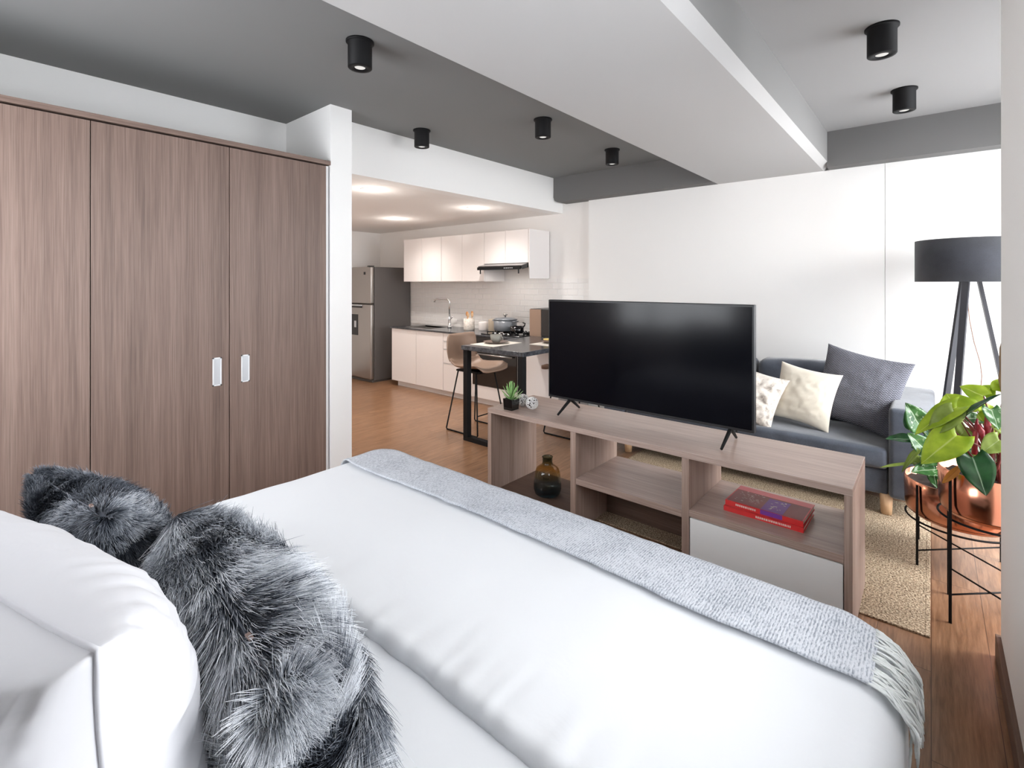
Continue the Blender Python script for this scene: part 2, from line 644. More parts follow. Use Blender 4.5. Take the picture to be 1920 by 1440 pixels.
def wpos(o):
    p = V((0, 0, 0))
    while o:
        p += o.location
        o = o.parent
    return p


def tag(o, label, cat, group=None):
    o['label'] = label
    o['category'] = cat
    if group:
        o['group'] = group
    return o


def thing(name, loc, label, cat, group=None):
    o = bpy.data.objects.new(name, None)
    o.empty_display_size = 0.1
    COL.objects.link(o)
    o.location = loc
    return tag(o, label, cat, group)


def struct(name, mb, mat, parent=None):
    o = mb.build(name, mat, parent)
    if not parent:
        o['kind'] = 'structure'
    return o


def dup(root, loc, label, rotz=0):
    r = root.copy()
    COL.objects.link(r)
    r.location = loc
    r.rotation_euler = (0, 0, rotz)
    r['label'] = label
    for ch in root.children:
        c = ch.copy()
        COL.objects.link(c)
        c.parent = r
        for g in ch.children:
            d = g.copy()
            COL.objects.link(d)
            d.parent = c
    return r


def at(px, py, y):
    """The point of the vertical plane Y=y that stands at that place of the photograph."""
    u, v = (px - 960) / F, (531 - py) / F
    S, C = math.sin(TH), math.cos(TH)
    dx, dy = -S + C * u, C + S * u
    t = y / dy
    return V((dx * t, y, 1.5 + v * t))


def fbm(x, y, z=0.0, o=3):
    s, a, f = 0, 1, 1
    for _ in range(o):
        s += a * noise.noise(V((x * f, y * f, z * f)))
        a *= 0.5
        f *= 2
    return s


# ================================================================== SETTING
H = 2.76
HB = 2.467
D = 5.03
struct('floor', MB().box(-7.4, 1.3, -1.0, 5.2, -0.1, 0), M['floor'])
struct('ceiling', MB().box(-3.95, -1.4, -1.0, D, H, H + 0.1), M['grey'])
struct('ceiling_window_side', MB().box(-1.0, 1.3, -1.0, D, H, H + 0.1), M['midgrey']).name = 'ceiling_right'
struct('ceiling_kitchen', MB().box(-7.4, -3.6, 1.9, D, 2.357, 2.457), M['cream'])
# the wide pale beam across the room, with a bevelled lower edge on its window side
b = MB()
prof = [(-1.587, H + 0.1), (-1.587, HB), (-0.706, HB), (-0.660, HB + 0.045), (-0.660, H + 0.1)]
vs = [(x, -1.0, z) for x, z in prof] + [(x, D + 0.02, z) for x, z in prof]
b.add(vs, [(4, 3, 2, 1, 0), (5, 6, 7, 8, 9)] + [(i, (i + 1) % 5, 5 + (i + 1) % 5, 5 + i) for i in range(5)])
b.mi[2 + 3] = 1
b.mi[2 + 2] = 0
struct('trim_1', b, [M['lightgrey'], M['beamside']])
# grey beam along the far wall, rounded at its kitchen end
b = MB()
x0 = -3.45
pts = [(x0, H + 0.05), (x0, HB + 0.06), (x0 + 0.015, HB + 0.02), (x0 + 0.05, HB), (-1.585, HB), (-1.585, H + 0.05)]
for pl in (pts, [(-0.665, H + 0.05), (-0.665, HB), (1.2, HB), (1.2, H + 0.05)]):
    n = len(pl)
    b.add([(x, 4.83, z) for x, z in pl] + [(x, D + 0.02, z) for x, z in pl],
          [tuple(range(n)), tuple(range(2 * n - 1, n - 1, -1))] + [((i + 1) % n, i, n + i, n + (i + 1) % n) for i in range(n)])
struct('trim_2', b, M['beamgrey'])
# header over the kitchen opening
struct('wall_header', MB().box(-3.60, -3.454, 1.98, D, 2.357, H + 0.05), M['white'])
# column beside the wardrobe, and the niche wall behind the wardrobe
struct('wall_column', MB().box(-3.95, -3.22, 1.82, 1.987, 0, H + 0.05), M['white'])
struct('wall_left', MB().box(-4.0, -3.89, -1.0, 1.83, 0, H + 0.05), M['white'])
struct('wall_kitchen_left', MB().box(-7.4, -7.26, 1.8, D + 0.1, 0, 2.45), M['cream'])
struct('wall_kitchen_near', MB().box(-7.4, -3.90, 1.86, 1.96, 0, 2.45), M['cream'])
struct('wall_back', MB().box(-4.0, -4.0 + 0.001, -1, -0.999, 0, 0.001)
       .box(-4.0, -4.0 + 0.1, -0.72, -0.62, 0, H).box(-3.9, -1.75, -0.72, -0.62, 0, 0.9).box(-3.9, -1.75, -0.72, -0.62, 2.4, H + 0.05)
       .box(-1.75, 0.35, -0.72, -0.62, 0, H + 0.05), M['white'])
struct('wall_far', MB().box(-7.4, 1.3, D, D + 0.12, 0, H + 0.1), M['cream'])
struct('wall_far_tiles', MB().box(-6.99, -3.04, D - 0.012, D + 0.001, 0.86, 1.557), M['tile'])
# white panelling in front of the far wall, one joint
struct('wall_far_panel', MB().box(-3.053, -0.285, 4.98, D + 0.01, 0.0, HB).box(-0.2825, 1.16, 4.98, D + 0.01, 0.0, HB), M['panel'])
# window side: bedside wall with a window, pier, and the bay with a tall window
b = MB()
b.box(0.212, 0.34, -0.7, 0.45, 0, H + 0.05).box(0.212, 0.34, 1.78, 2.76, 0, H + 0.05)
b.box(0.212, 0.34, 0.45, 1.78, 0, 1.0).box(0.212, 0.34, 0.45, 1.78, 2.40, H + 0.05)
struct('wall_right', b, M['white'])
b = MB()
b.box(0.33, 1.3, 2.64, 2.76, 0, H + 0.05)
b.box(1.16, 1.3, 2.7, 2.95, 0, H + 0.05).box(1.16, 1.3, 4.80, D + 0.05, 0, H + 0.05)
b.box(1.16, 1.3, 2.9, 4.85, 2.36, H + 0.05).box(1.16, 1.3, 2.9, 4.85, 0, 0.15)
struct('wall_bay', b, M['white'])
b = MB()
b.box(0.196, 0.2125, 1.0, 2.775, 0, 0.09, bev=0.002).box(0.212, 0.345, 2.76, 2.775, 0, 0.09, bev=0.002)
struct('baseboard_right', b, M['base'])


def window(name, axis, c, a0, a1, z0, z1, bars):
    """A framed window in an opening: axis is the normal, c its plane."""
    fr, t = MB(), 0.05
    def bx(m, p0, p1, q0, q1, dep):
        if axis == 'x':
            m.box(c - dep, c + dep, p0, p1, q0, q1)
        else:
            m.box(p0, p1, c - dep, c + dep, q0, q1)
    bx(fr, a0, a1, z0, z0 + t, 0.03)
    bx(fr, a0, a1, z1 - t, z1, 0.03)
    bx(fr, a0, a0 + t, z0 + t, z1 - t, 0.03)
    bx(fr, a1 - t, a1, z0 + t, z1 - t, 0.03)
    for k in range(1, bars):
        m = a0 + (a1 - a0) * k / bars
        bx(fr, m - 0.02, m + 0.02, z0 + t, z1 - t, 0.025)
    f = struct(name, fr, M['bezel'])
    g = MB()
    bx(g, a0 + 0.02, a1 - 0.02, z0 + 0.02, z1 - 0.02, 0.003)
    struct('window_pane', g, M['glass'], f)


window('window_1', 'x', 0.28, 0.45, 1.78, 1.0, 2.40, 2)
window('window_2', 'x', 1.22, 2.95, 4.80, 0.15, 2.36, 2)
window('fill_window', 'y', -0.67, -3.9, -1.75, 0.9, 2.4, 2)  # added out of view to let fill light in


# ================================================================== CEILING SPOTS
def spot(loc):
    t = thing('ceiling_spotlight', loc, 'x', 'spotlight', 'black ceiling spotlights')
    x, y, z = loc
    MB().lathe([(0.071, 0), (0.071, -0.008), (0.067, -0.012), (0.061, -0.013), (0.061, -0.137), (0.058, -0.140), (0.031, -0.140), (0.029, -0.130), (0.0, -0.130)], (x, y, z), 40).build('housing', M['black'], t)
    MB().lathe([(0.0, -0.131), (0.028, -0.131), (0.027, -0.1345), (0.016, -0.1380), (0.0, -0.1390)], (x, y, z), 24).build('lens', M['lens'], t, 'pale lit lens')
    return t


lab = ['black cylinder spotlight on the grey ceiling above the wardrobe side, nearest the bed',
       'black cylinder spotlight beside the white kitchen header on the grey ceiling',
       'black cylinder spotlight on the grey ceiling, middle one of three along the wide beam',
       'black cylinder spotlight on the grey ceiling close to the far wall beam',
       'large-looking black cylinder spotlight on the ceiling of the window side, nearer one',
       'black cylinder spotlight on the window-side ceiling above the floor lamp, nearer the far wall']
pos = [(-2.272, 1.45, H), (-3.2, 2.62, H), (-2.278, 3.05, H), (-2.294, 4.16, H), (-0.185, 3.03, H), (-0.134, 4.1, H)]
s0 = spot(pos[0])
s0['label'] = lab[0]
for p, l in zip(pos[1:], lab[1:]):
    dup(s0, p, l)


def downlight(loc):
    t = thing('recessed_downlight', loc, 'x', 'downlight', 'recessed kitchen downlights')
    MB().lathe([(0.0, 0.0), (0.095, 0.0), (0.093, -0.006), (0.078, -0.008), (0.074, -0.003), (0.0, -0.003)], loc, 32).build('trim_ring', M['white'], t)
    MB().lathe([(0.0, -0.0035), (0.073, -0.0035), (0.07, -0.0065), (0.0, -0.0070)], loc, 32).build('lens', M['warmlens'], t, 'glowing warm lens')
    return t


dl = ['glowing round downlight in the kitchen ceiling right beside the white column',
      'glowing round downlight in the kitchen ceiling above the fridge, furthest of the three',
      'glowing round downlight in the kitchen ceiling in front of the wall cabinets']
dp = [(-3.897, 2.60, 2.357), (-5.41, 4.0, 2.357), (-3.966, 4.0, 2.357)]
d0 = downlight(dp[0])
d0['label'] = dl[0]
for p, l in zip(dp[1:], dl[1:]):
    dup(d0, p, l)
for i, p in enumerate(dp + [(-5.6, 2.6, 2.357)]):
    for kind, e_, z_ in (('SPOT', 38, 2.335), ('POINT', 1.3, 2.2)):  # spot per downlight, plus an added point lamp to brighten the ceiling
        l = bpy.data.lights.new('kitchen_lamp_and_fill', kind)
        l.energy = e_
        if kind == 'SPOT':
            l.spot_size = math.radians(145)
            l.spot_blend = 1
        l.shadow_soft_size = 0.06
        l.color = (1, 0.94, 0.89)
        o = bpy.data.objects.new('kitchen_lamp_and_fill', l)
        COL.objects.link(o)
        o.location = (p[0], p[1], z_)
tag(dup(d0, (-5.6, 2.6, 2.357), 'round downlight in the kitchen ceiling hidden behind the white column'), 'round downlight in the kitchen ceiling hidden behind the white column', 'downlight', 'recessed kitchen downlights')

# ================================================================== WARDROBE
wr = thing('wardrobe', (-3.5, 0.5, 0), 'tall greyed oak wardrobe with flush doors built in beside the white column', 'wardrobe')
MB().box(-3.88, -3.245, -0.60, 1.812, 0.0, 2.322).build('carcass', M['shadow'], wr)
MB().box(-3.88, -3.212, -0.60, 1.818, 2.328, 2.356, bev=0.0015).build('cornice', M['wardrobex'], wr)
seams = [-0.60, -0.124, 0.52, 1.165, 1.79]
for i in range(4):
    y0, y1 = seams[i] + 0.002, seams[i + 1] - 0.002
    dr = MB().box(-3.243, -3.222, y0, y1, 0.03, 2.318, bev=0.001).build('door', M['wardrobe'], wr)
    if i >= 2:
        yc = 1.097 if i == 2 else 1.255
        m = MB()
        z0, z1, hw = 0.893, 1.06, 0.024
        m.box(-3.222, -3.219, yc - hw, yc - hw + 0.007, z0, z1).box(-3.222, -3.219, yc + hw - 0.007, yc + hw, z0, z1)
        m.box(-3.222, -3.219, yc - hw, yc + hw, z1 - 0.007, z1).box(-3.222, -3.219, yc - hw, yc + hw, z0, z0 + 0.007)
        h = m.build('handle', M['handlew'], dr, 'white recessed pull')
        # the cup of the pull
        m = MB()
        m.add([(-3.2215, yc - hw + .007, z0 + .007), (-3.2215, yc + hw - .007, z0 + .007), (-3.2215, yc + hw - .007, z1 - .007), (-3.2215, yc - hw + .007, z1 - .007),
               (-3.2205, yc - hw + .007, z0 + .007), (-3.2205, yc + hw - .007, z0 + .007), (-3.2205, yc + hw - .007, z1 - .007), (-3.2205, yc - hw + .007, z1 - .007)],
              [(4, 5, 6, 7), (0, 3, 2, 1), (0, 1, 5, 4), (1, 2, 6, 5), (2, 3, 7, 6), (3, 0, 4, 7)])
        m.build('handle_cup', M['alu'], dr)
MB().box(-3.243, -3.235, 1.792, 1.812, 0.0, 2.322).build('filler_strip', M['greyface'], wr)

# ================================================================== KITCHEN
fr = thing('fridge', (-6.74, 4.6, 0), 'tall two-door stainless steel fridge with grey sides in the kitchen corner', 'fridge')
MB().box(-7.09, -6.392, 4.33, 5.0, 0.03, 1.745, bev=0.006).box(-7.07, -6.41, 4.31, 4.98, 0.0, 0.05).build('body', M['fridgeside'], fr)
d1 = MB().box(-7.09, -6.395, 4.262, 4.325, 1.19, 1.748, bev=0.018, seg=4).build('freezer_door', M['steel'], fr)
d2 = MB().box(-7.09, -6.395, 4.262, 4.325, 0.05, 1.178, bev=0.018, seg=4).build('fridge_door', M['steel'], fr)
MB().box(-7.05, -6.62, 4.235, 4.266, 1.15, 1.172, bev=0.006).build('door_handle', M['alu'], d2)
MB().box(-7.0, -6.62, 4.238, 4.265, 1.125, 1.149).build('handle_recess', M['bezel'], d2)
MB().box(-6.95, -6.73, 4.256, 4.264, 0.70, 1.02, bev=0.003).build('water_dispenser', M['bezel'], d2, 'dark recessed water dispenser')
MB().box(-6.82, -6.77, 4.248, 4.258, 0.82, 0.92, bev=0.004).build('dispenser_lever', M['alu'], d2)
MB().box(-6.575, -6.53, 4.258, 4.264, 1.63, 1.67).build('badge', M['bezel'], d1)
MB().box(-6.45, -6.402, 4.24, 4.33, 1.748, 1.762).build('hinge_cover', M['bezel'], fr)

kb = thing('base_cabinets', (-4.9, 4.7, 0), 'white gloss kitchen base cabinets with drawers under the dark worktop', 'cabinet')
MB().box(-6.06, -3.07, 4.42, 5.0, 0.10, 0.69).box(-6.06, -3.07, 4.42, 4.48, 0.69, 0.84).box(-6.06, -5.88, 4.48, 5.0, 0.69, 0.84).box(-5.32, -3.07, 4.48, 5.0, 0.69, 0.84).build('carcass', M['cabinet'], kb)
MB().box(-5.99, -3.07, 4.46, 4.99, 0.0, 0.10).build('toe_kick', M['cabinet'], kb)
for a, c in ((-6.06, -5.50), (-5.497, -4.935), (-3.655, -3.07)):
    MB().box(a, c - 0.004, 4.40, 4.419, 0.08, 0.84, bev=0.0015).build('door', M['cabinet'], kb)
for k, (z0, z1) in enumerate(((0.08, 0.44), (0.447, 0.625), (0.632, 0.73), (0.737, 0.84))):
    dr = MB().box(-4.931, -4.385, 4.40, 4.419, z0, z1, bev=0.0015).build('drawer', M['cabinet'], kb)
    MB().box(-4.92, -4.40, 4.398, 4.401, z1 - 0.006, z1 - 0.001).build('drawer_pull', M['alu'], dr)
MB().box(-4.379, -3.66, 4.40, 4.419, 0.08, 0.235, bev=0.0015).build('drawer', M['cabinet'], kb)
ov = thing('built_in_oven', (-4.02, 4.42, 0.24), 'black glass built-in oven with steel strips under the hob', 'oven')
MB().box(-4.379, -3.66, 4.392, 4.4195, 0.24, 0.70, bev=0.002).build('door', M['blackgl'], ov)
MB().box(-4.379, -3.66, 4.392, 4.4195, 0.705, 0.84, bev=0.002).build('control_panel', M['blackgl'], ov)
MB().box(-4.379, -3.66, 4.388, 4.3925, 0.70, 0.712).build('steel_strip', M['steel'], ov)
m = MB().tube([(-4.33, 4.365, 0.63), (-3.71, 4.365, 0.63)], 0.009)
m.tube([(-4.30, 4.365, 0.63), (-4.30, 4.393, 0.63)], 0.006).tube([(-3.74, 4.365, 0.63), (-3.74, 4.393, 0.63)], 0.006)
m.build('handle', M['steel'], ov, 'steel bar handle')

wt = thing('kitchen_worktop', (-4.9, 4.7, 0.84), 'dark glossy stone worktop over the white base cabinets', 'worktop')
b = MB()
b.box(-6.08, -5.85, 4.385, 5.015, 0.841, 0.862, bev=0.003).box(-5.35, -3.06, 4.385, 5.015, 0.841, 0.862, bev=0.003)
b.box(-5.85, -5.35, 4.385, 4.50, 0.841, 0.862).box(-5.85, -5.35, 4.86, 5.015, 0.841, 0.862)
b.build('slab', M['stone'], wt)
b = MB().box(-5.86, -5.34, 4.49, 4.87, 0.70, 0.705)
b.box(-5.86, -5.85, 4.49, 4.87, 0.70, 0.864).box(-5.35, -5.34, 4.49, 4.87, 0.70, 0.864).box(-5.86, -5.34, 4.49, 4.50, 0.70, 0.864).box(-5.86, -5.34, 4.86, 4.87, 0.70, 0.864)
b.build('sink', M['steel'], wt, 'steel sink bowl')

fa = thing('kitchen_faucet', (-5.247, 4.80, 0.862), 'chrome swan-neck faucet rising from the dark worktop', 'faucet')
MB().lathe([(0.0, 0), (0.03, 0), (0.03, 0.02), (0.022, 0.03), (0.02, 0.16), (0.0, 0.165)], (-5.247, 4.80, 0.862), 20).build('body', M['chrome'], fa)
pts = [(-5.247, 4.80, 1.0), (-5.247, 4.80, 1.22)] + [(-5.247 - 0.03 + 0.03 * math.cos(t), 4.80 - 0.01 * math.sin(t), 1.24 + 0.03 * math.sin(t)) for t in (0, .5, 1.0, 1.5)] + \
      [(-5.36, 4.76, 1.272), (-5.45, 4.73, 1.268), (-5.475, 4.72, 1.255), (-5.48, 4.72, 1.225)]
MB().tube(pts, 0.012, 12).build('spout', M['chrome'], fa)
MB().tube([(-5.247, 4.80, 0.985), (-5.20, 4.79, 1.0), (-5.165, 4.78, 1.03)], [0.012, 0.009, 0.007], 10).build('lever', M['chrome'], fa)

# wall cabinets
def wallcab(x0, x1, z0, label):
    t = thing('wall_cabinet', ((x0 + x1) / 2, 4.8, z0), label, 'cabinet', 'white wall cabinets')
    MB().box(x0, x1, 4.64, 5.018, z0, 2.148).build('carcass', M['cabinet'], t)
    mid = (x0 + x1) / 2
    for a, c in ((x0, mid), (mid, x1)):
        MB().box(a + 0.002, c - 0.002, 4.62, 4.6385, z0 + (0.0 if z0 < 1.6 else -0.004), 2.15, bev=0.0015).build('door', M['cabinet'], t)
    return t


wallcab(-6.066, -5.22, 1.524, 'white wall cabinet with two tall doors nearest the fridge')
wallcab(-5.217, -4.395, 1.524, 'white wall cabinet with two tall doors in the middle, left of the cooker hood')
wallcab(-4.392, -3.668, 1.752, 'short white wall cabinet directly above the black cooker hood')
MB().box(-3.664, -3.648, 4.62, 5.018, 1.557, 2.15).build('cabinet_end_panel', M['cabinet'], None, loc=(-3.656, 4.8, 1.557))
tag(bpy.data.objects['cabinet_end_panel'], 'white end panel closing the wall cabinets beside the cooker hood', 'panel')

hd = thing('cooker_hood', (-4.02, 4.7, 1.69), 'slim black cooker hood under the short white wall cabinets', 'cooker hood')
b = MB()
x0, x1 = -4.385, -3.672
pf = [(5.0, 1.70), (5.0, 1.747), (4.63, 1.747), (4.50, 1.712), (4.49, 1.672), (4.52, 1.668), (4.62, 1.690)]
n = len(pf)
b.add([(x0, y, z) for y, z in pf] + [(x1, y, z) for y, z in pf], [tuple(range(n)), tuple(range(2 * n - 1, n - 1, -1))] + [((i + 1) % n, i, n + i, n + (i + 1) % n) for i in range(n)])
b.build('body', M['blackgl'], hd)
MB().box(x0 + 0.002, x1 - 0.002, 4.478, 4.4885, 1.664, 1.70, bev=0.002).build('fascia', M['black'], hd)
b = MB()
for k in range(5):
    b.box(-3.93 + k * 0.03, -3.914 + k * 0.03, 4.4745, 4.4785, 1.678, 1.688)
b.build('button', M['alu'], hd)
MB().box(-4.12, -3.93, 4.60, 4.68, 1.683, 1.687).build('lamp_cover', M['hoodlens'], hd, 'lit lamp strip')
for x_ in (-4.34, -3.715):
    MB().box(x_ - 0.006, x_ + 0.006, 4.488, 4.50, 1.615, 1.665).build('visor_tab', M['bezel'], hd)
o = area('hood_lamp', (-4.02, 4.64, 1.66), (0, 0, 0), 0.2, 0.08, 0.5, (1, 0.9, 0.8))

# things on the worktop
z = 0.862
hb = thing('gas_hob', (-3.98, 4.66, z), 'black gas hob with iron grates on the worktop', 'hob')
MB().box(-4.30, -3.68, 4.46, 4.90, z, z + 0.012, bev=0.003).build('glass_top', M['blackgl'], hb)
for cx in (-4.15, -3.83):
    for cy in (4.57, 4.79):
        m = MB().lathe([(0.0, 0), (0.045, 0), (0.04, 0.014), (0.0, 0.018)], (cx, cy, z + 0.012), 18)
        m.build('burner', M['bezel'], hb)
        m = MB()
        for a in range(4):
            t = a * math.pi / 2 + 0.78
            m.bar((cx + 0.02 * math.cos(t), cy + 0.02 * math.sin(t), z + 0.034), (cx + 0.1 * math.cos(t), cy + 0.1 * math.sin(t), z + 0.034), 0.008, 0.01)
            m.bar((cx + 0.1 * math.cos(t), cy + 0.1 * math.sin(t), z + 0.012), (cx + 0.1 * math.cos(t), cy + 0.1 * math.sin(t), z + 0.038), 0.008, 0.008)
        m.build('grate', M['black'], hb)
for k in range(4):
    MB().lathe([(0.0, 0), (0.017, 0), (0.015, 0.02), (0.0, 0.021)], (-4.08 + k * 0.07, 4.49, z + 0.012), 14).build('knob', M['chrome'], hb)

z = 0.862 + 0.0395
pt = thing('casserole_pot', (-4.12, 4.72, z), 'grey enamel casserole pot with lid standing on the gas hob', 'pot')
MB().lathe([(0.0, 0), (0.135, 0), (0.145, 0.012), (0.150, 0.135), (0.146, 0.135), (0.13, 0.02), (0.0, 0.012)], (-4.12, 4.72, z), 36).build('body', M['potgrey'], pt)
ld = MB().lathe([(0.0, 0.136), (0.154, 0.136), (0.156, 0.142), (0.12, 0.158), (0.05, 0.166), (0.0, 0.168)], (-4.12, 4.72, z), 36).build('lid', M['potgrey'], pt)
MB().lathe([(0.0, 0.166), (0.012, 0.166), (0.010, 0.185), (0.03, 0.195), (0.030, 0.207), (0.0, 0.213)], (-4.12, 4.72, z), 20).build('lid_knob', M['steel'], ld)
for s in (-1, 1):
    cx = -4.12 + s * 0.150
    MB().tube([(cx, 4.68, z + 0.115), (cx + s * 0.035, 4.685, z + 0.122), (cx + s * 0.045, 4.72, z + 0.124), (cx + s * 0.035, 4.755, z + 0.122), (cx, 4.76, z + 0.115)], 0.008, 8).build('side_handle', M['potgrey'], pt)
kt = thing('black_saucepan', (-3.83, 4.60, z), 'small glossy black saucepan with curved handle on the hob beside the pot', 'saucepan')
MB().lathe([(0.0, 0), (0.075, 0), (0.085, 0.015), (0.088, 0.075), (0.084, 0.075), (0.07, 0.01), (0.0, 0.008)], (-3.83, 4.60, z), 28).build('body', M['blackgl'], kt)
MB().tube([(-3.75, 4.60, z + 0.06), (-3.71, 4.60, z + 0.09), (-3.70, 4.60, z + 0.115), (-3.735, 4.60, z + 0.125)], 0.009, 8).build('handle', M['blackgl'], kt)
z = 0.862
jr = thing('utensil_jar', (-4.83, 4.78, z), 'patterned pale ceramic jar holding wooden utensils beside the faucet', 'jar')
MB().lathe([(0.0, 0), (0.072, 0), (0.075, 0.004), (0.075, 0.155), (0.070, 0.155), (0.068, 0.01), (0.0, 0.008)], (-4.83, 4.78, z), 28).build('body', M['marbled'], jr)
for k, (dx, dy, hgt, nm) in enumerate(((-0.03, 0.0, 0.235, 'wooden_spoon'), (0.035, 0.01, 0.245, 'wooden_ladle'), (0.0, -0.02, 0.22, 'wooden_spatula'), (0.05, -0.01, 0.225, 'wooden_fork'))):
    m = MB().tube([(-4.83 + dx * 0.4, 4.78 + dy, z + 0.012), (-4.83 + dx * 1.3, 4.78 + dy, z + hgt - 0.04)], 0.005, 8)
    c = V((-4.83 + dx * 1.35, 4.78 + dy, z + hgt - 0.02))
    m.grid(lambda u, v: c + V((0.024 * math.sin(u * math.pi) * math.cos(v * 2 * math.pi), 0.008 * math.sin(u * math.pi) * math.sin(v * 2 * math.pi), 0.034 * math.cos(u * math.pi))), 8, 12)
    tag(m.build(nm, M['spoonwood'] if k < 2 else M['beech'], None, loc=(-4.83 + dx * 0.4, 4.78 + dy, z + 0.012)),
        ['orange wooden spoon standing in the patterned jar, on the faucet side', 'orange-brown wooden ladle standing in the patterned jar, on the pot side',
         'pale wooden spatula in the front middle of the patterned jar', 'pale wooden fork leaning at the edge of the patterned jar'][k], 'utensil', 'utensils in the jar')
tag(MB().lathe([(0.0, 0), (0.062, 0), (0.065, 0.006), (0.065, 0.10), (0.06, 0.115), (0.03, 0.12), (0.0, 0.121)], (-4.62, 4.84, z), 24).build('white_canister', M['cabinet'], None, loc=(-4.62, 4.84, z)),
    'short white lidded canister between the utensil jar and the beige one', 'canister')
tag(MB().lathe([(0.0, 0), (0.075, 0), (0.078, 0.006), (0.078, 0.145), (0.072, 0.16), (0.03, 0.165), (0.0, 0.166)], (-4.44, 4.86, z), 24).build('beige_canister', M['beige'], None, loc=(-4.44, 4.86, z)),
    'beige lidded canister against the tiles left of the grey pot', 'canister')
mw = thing('microwave', (-3.35, 4.8, z), 'dark microwave oven on the worktop, half hidden by the television', 'microwave')
MB().box(-3.64, -3.15, 4.62, 4.95, z + 0.005, z + 0.335, bev=0.006).build('body', M['bezel'], mw)
MB().box(-3.638, -3.47, 4.606, 4.6195, z + 0.012, z + 0.33, bev=0.003).build('door', M['taupe'], mw, 'taupe reflecting door')
MB().box(-3.465, -3.152, 4.608, 4.6195, z + 0.012, z + 0.33, bev=0.003).build('control_panel', M['blackgl'], mw)

# ------------------------------------------------------------------ bar table and stools
tb = thing('bar_table', (-3.05, 3.83, 0), 'bar-height table with dark grey stone top and black steel frame', 'table')
MB().box(-3.43, -2.665, 3.285, 4.383, 0.8635, 0.905, bev=0.004).build('table_top', M['stone'], tb)
for x in (-3.385, -2.71):
    for y in (3.325,):
        MB().box(x - 0.027, x + 0.027, y - 0.027, y + 0.027, 0.0, 0.863).build('leg', M['black'], tb)
for y in (3.325,):
    MB().box(-3.357, -2.738, y - 0.027, y + 0.027, 0.0, 0.04).build('floor_bar', M['black'], tb)

def stool(label):
    """Faces +X; origin on the floor under the middle of the seat."""
    t = thing('bar_stool', (0, 0, 0), label, 'stool', 'taupe bar stools at the table')
    def shell(u, v):  # u: back top -> seat front, v: across
        c = (v - 0.5) * 2
        pr = [(-0.265, 0.97), (-0.262, 0.90), (-0.255, 0.80), (-0.24, 0.71), (-0.20, 0.655), (-0.13, 0.635), (-0.03, 0.635), (0.08, 0.645), (0.18, 0.655), (0.25, 0.648), (0.275, 0.63)]
        k = u * (len(pr) - 1)
        i = min(int(k), len(pr) - 2)
        f = k - i
        x = pr[i][0] * (1 - f) + pr[i + 1][0] * f
        zz = pr[i][1] * (1 - f) + pr[i + 1][1] * f
        wd = 0.205 if u > 0.35 else 0.19 + 0.02 * math.sin(u / 0.35 * math.pi)
        if u < 0.04:
            wd *= 0.92 + 2 * u
        if u > 0.9:
            wd *= 1 - (u - 0.9) * 1.5
        lift = 0.045 * abs(c) ** 2.5 if u > 0.3 else 0
        bend = 0.06 * c * c if u < 0.4 else 0.06 * c * c * max(0, (0.6 - u) / 0.2)
        return V((x + bend, wd * c, zz + lift - (0.05 * c * c if u > 0.8 else 0) * (u - 0.8) * 3))
    m = MB().grid(shell, 30, 16)
    o = m.build('shell_seat', M['taupe'], t)
    sd = o.modifiers.new('thick', 'SOLIDIFY')
    sd.thickness = 0.014
    sd.offset = -1
    MB().box(-0.16, 0.16, -0.13, 0.13, 0.60, 0.618).build('seat_plate', M['black'], t)
    for s in (-1, 1):
        y0, y1 = s * 0.13, s * 0.205
        m = MB().tube([(-0.13, y0, 0.605), (-0.225, y1, 0.02), (-0.215, y1, 0.0075), (0.21, y1, 0.0075), (0.22, y1, 0.02), (0.13, y0, 0.605)], 0.0075, 8)
        m.build('sled_leg', M['black'], t)
    MB().tube([(0.195, -0.18, 0.20), (0.195, 0.18, 0.20)], 0.006, 8).build('footrest', M['black'], t)
    return t


st = stool('taupe shell bar stool on black sled legs on the fridge side of the table')
st.location = (-3.565, 3.63, 0)
dup(st, (-2.73, 4.17, 0), 'taupe shell bar stool mostly hidden behind the television, facing the table', math.pi)

def placemat(x, y, rz, label):
    m = MB()
    R = Matrix.Rotation(rz, 3, 'Z')
    m.box(-0.15, 0.15, -0.21, 0.21, 0, 0.003, rot=R)
    m.v = [(p[0] + x, p[1] + y, p[2] + 0.9055) for p in m.v]
    return tag(m.build('placemat', M['linenmat'], None, loc=(x, y, 0.9055)), label, 'placemat', 'pale placemats on the bar table')


placemat(-3.26, 3.60, 0.0, 'pale placemat under the plate and cup on the bar table')
placemat(-2.83, 3.98, 0.0, 'pale placemat beside the television edge with a yellow flower on it')
tag(MB().lathe([(0.0, 0), (0.07, 0), (0.125, 0.016), (0.127, 0.018), (0.07, 0.006), (0.0, 0.005)], (-3.28, 3.62, 0.909), 32).build('dinner_plate', M['plate'], None, loc=(-3.28, 3.62, 0.909)),
    'brown patterned plate on the placemat under the cup', 'plate')
cp = thing('cup', (-3.28, 3.62, 0.9155), 'greyish cup with a small handle standing on the brown plate', 'cup')
MB().lathe([(0.0, 0), (0.035, 0), (0.055, 0.03), (0.060, 0.075), (0.057, 0.075), (0.05, 0.03), (0.0, 0.008)], (-3.28, 3.62, 0.9155), 28).build('bowl', M['cup'], cp)
MB().tube([(-3.222, 3.62, 0.975), (-3.195, 3.62, 0.972), (-3.19, 3.62, 0.95), (-3.225, 3.62, 0.938)], 0.005, 8).build('handle', M['cup'], cp)
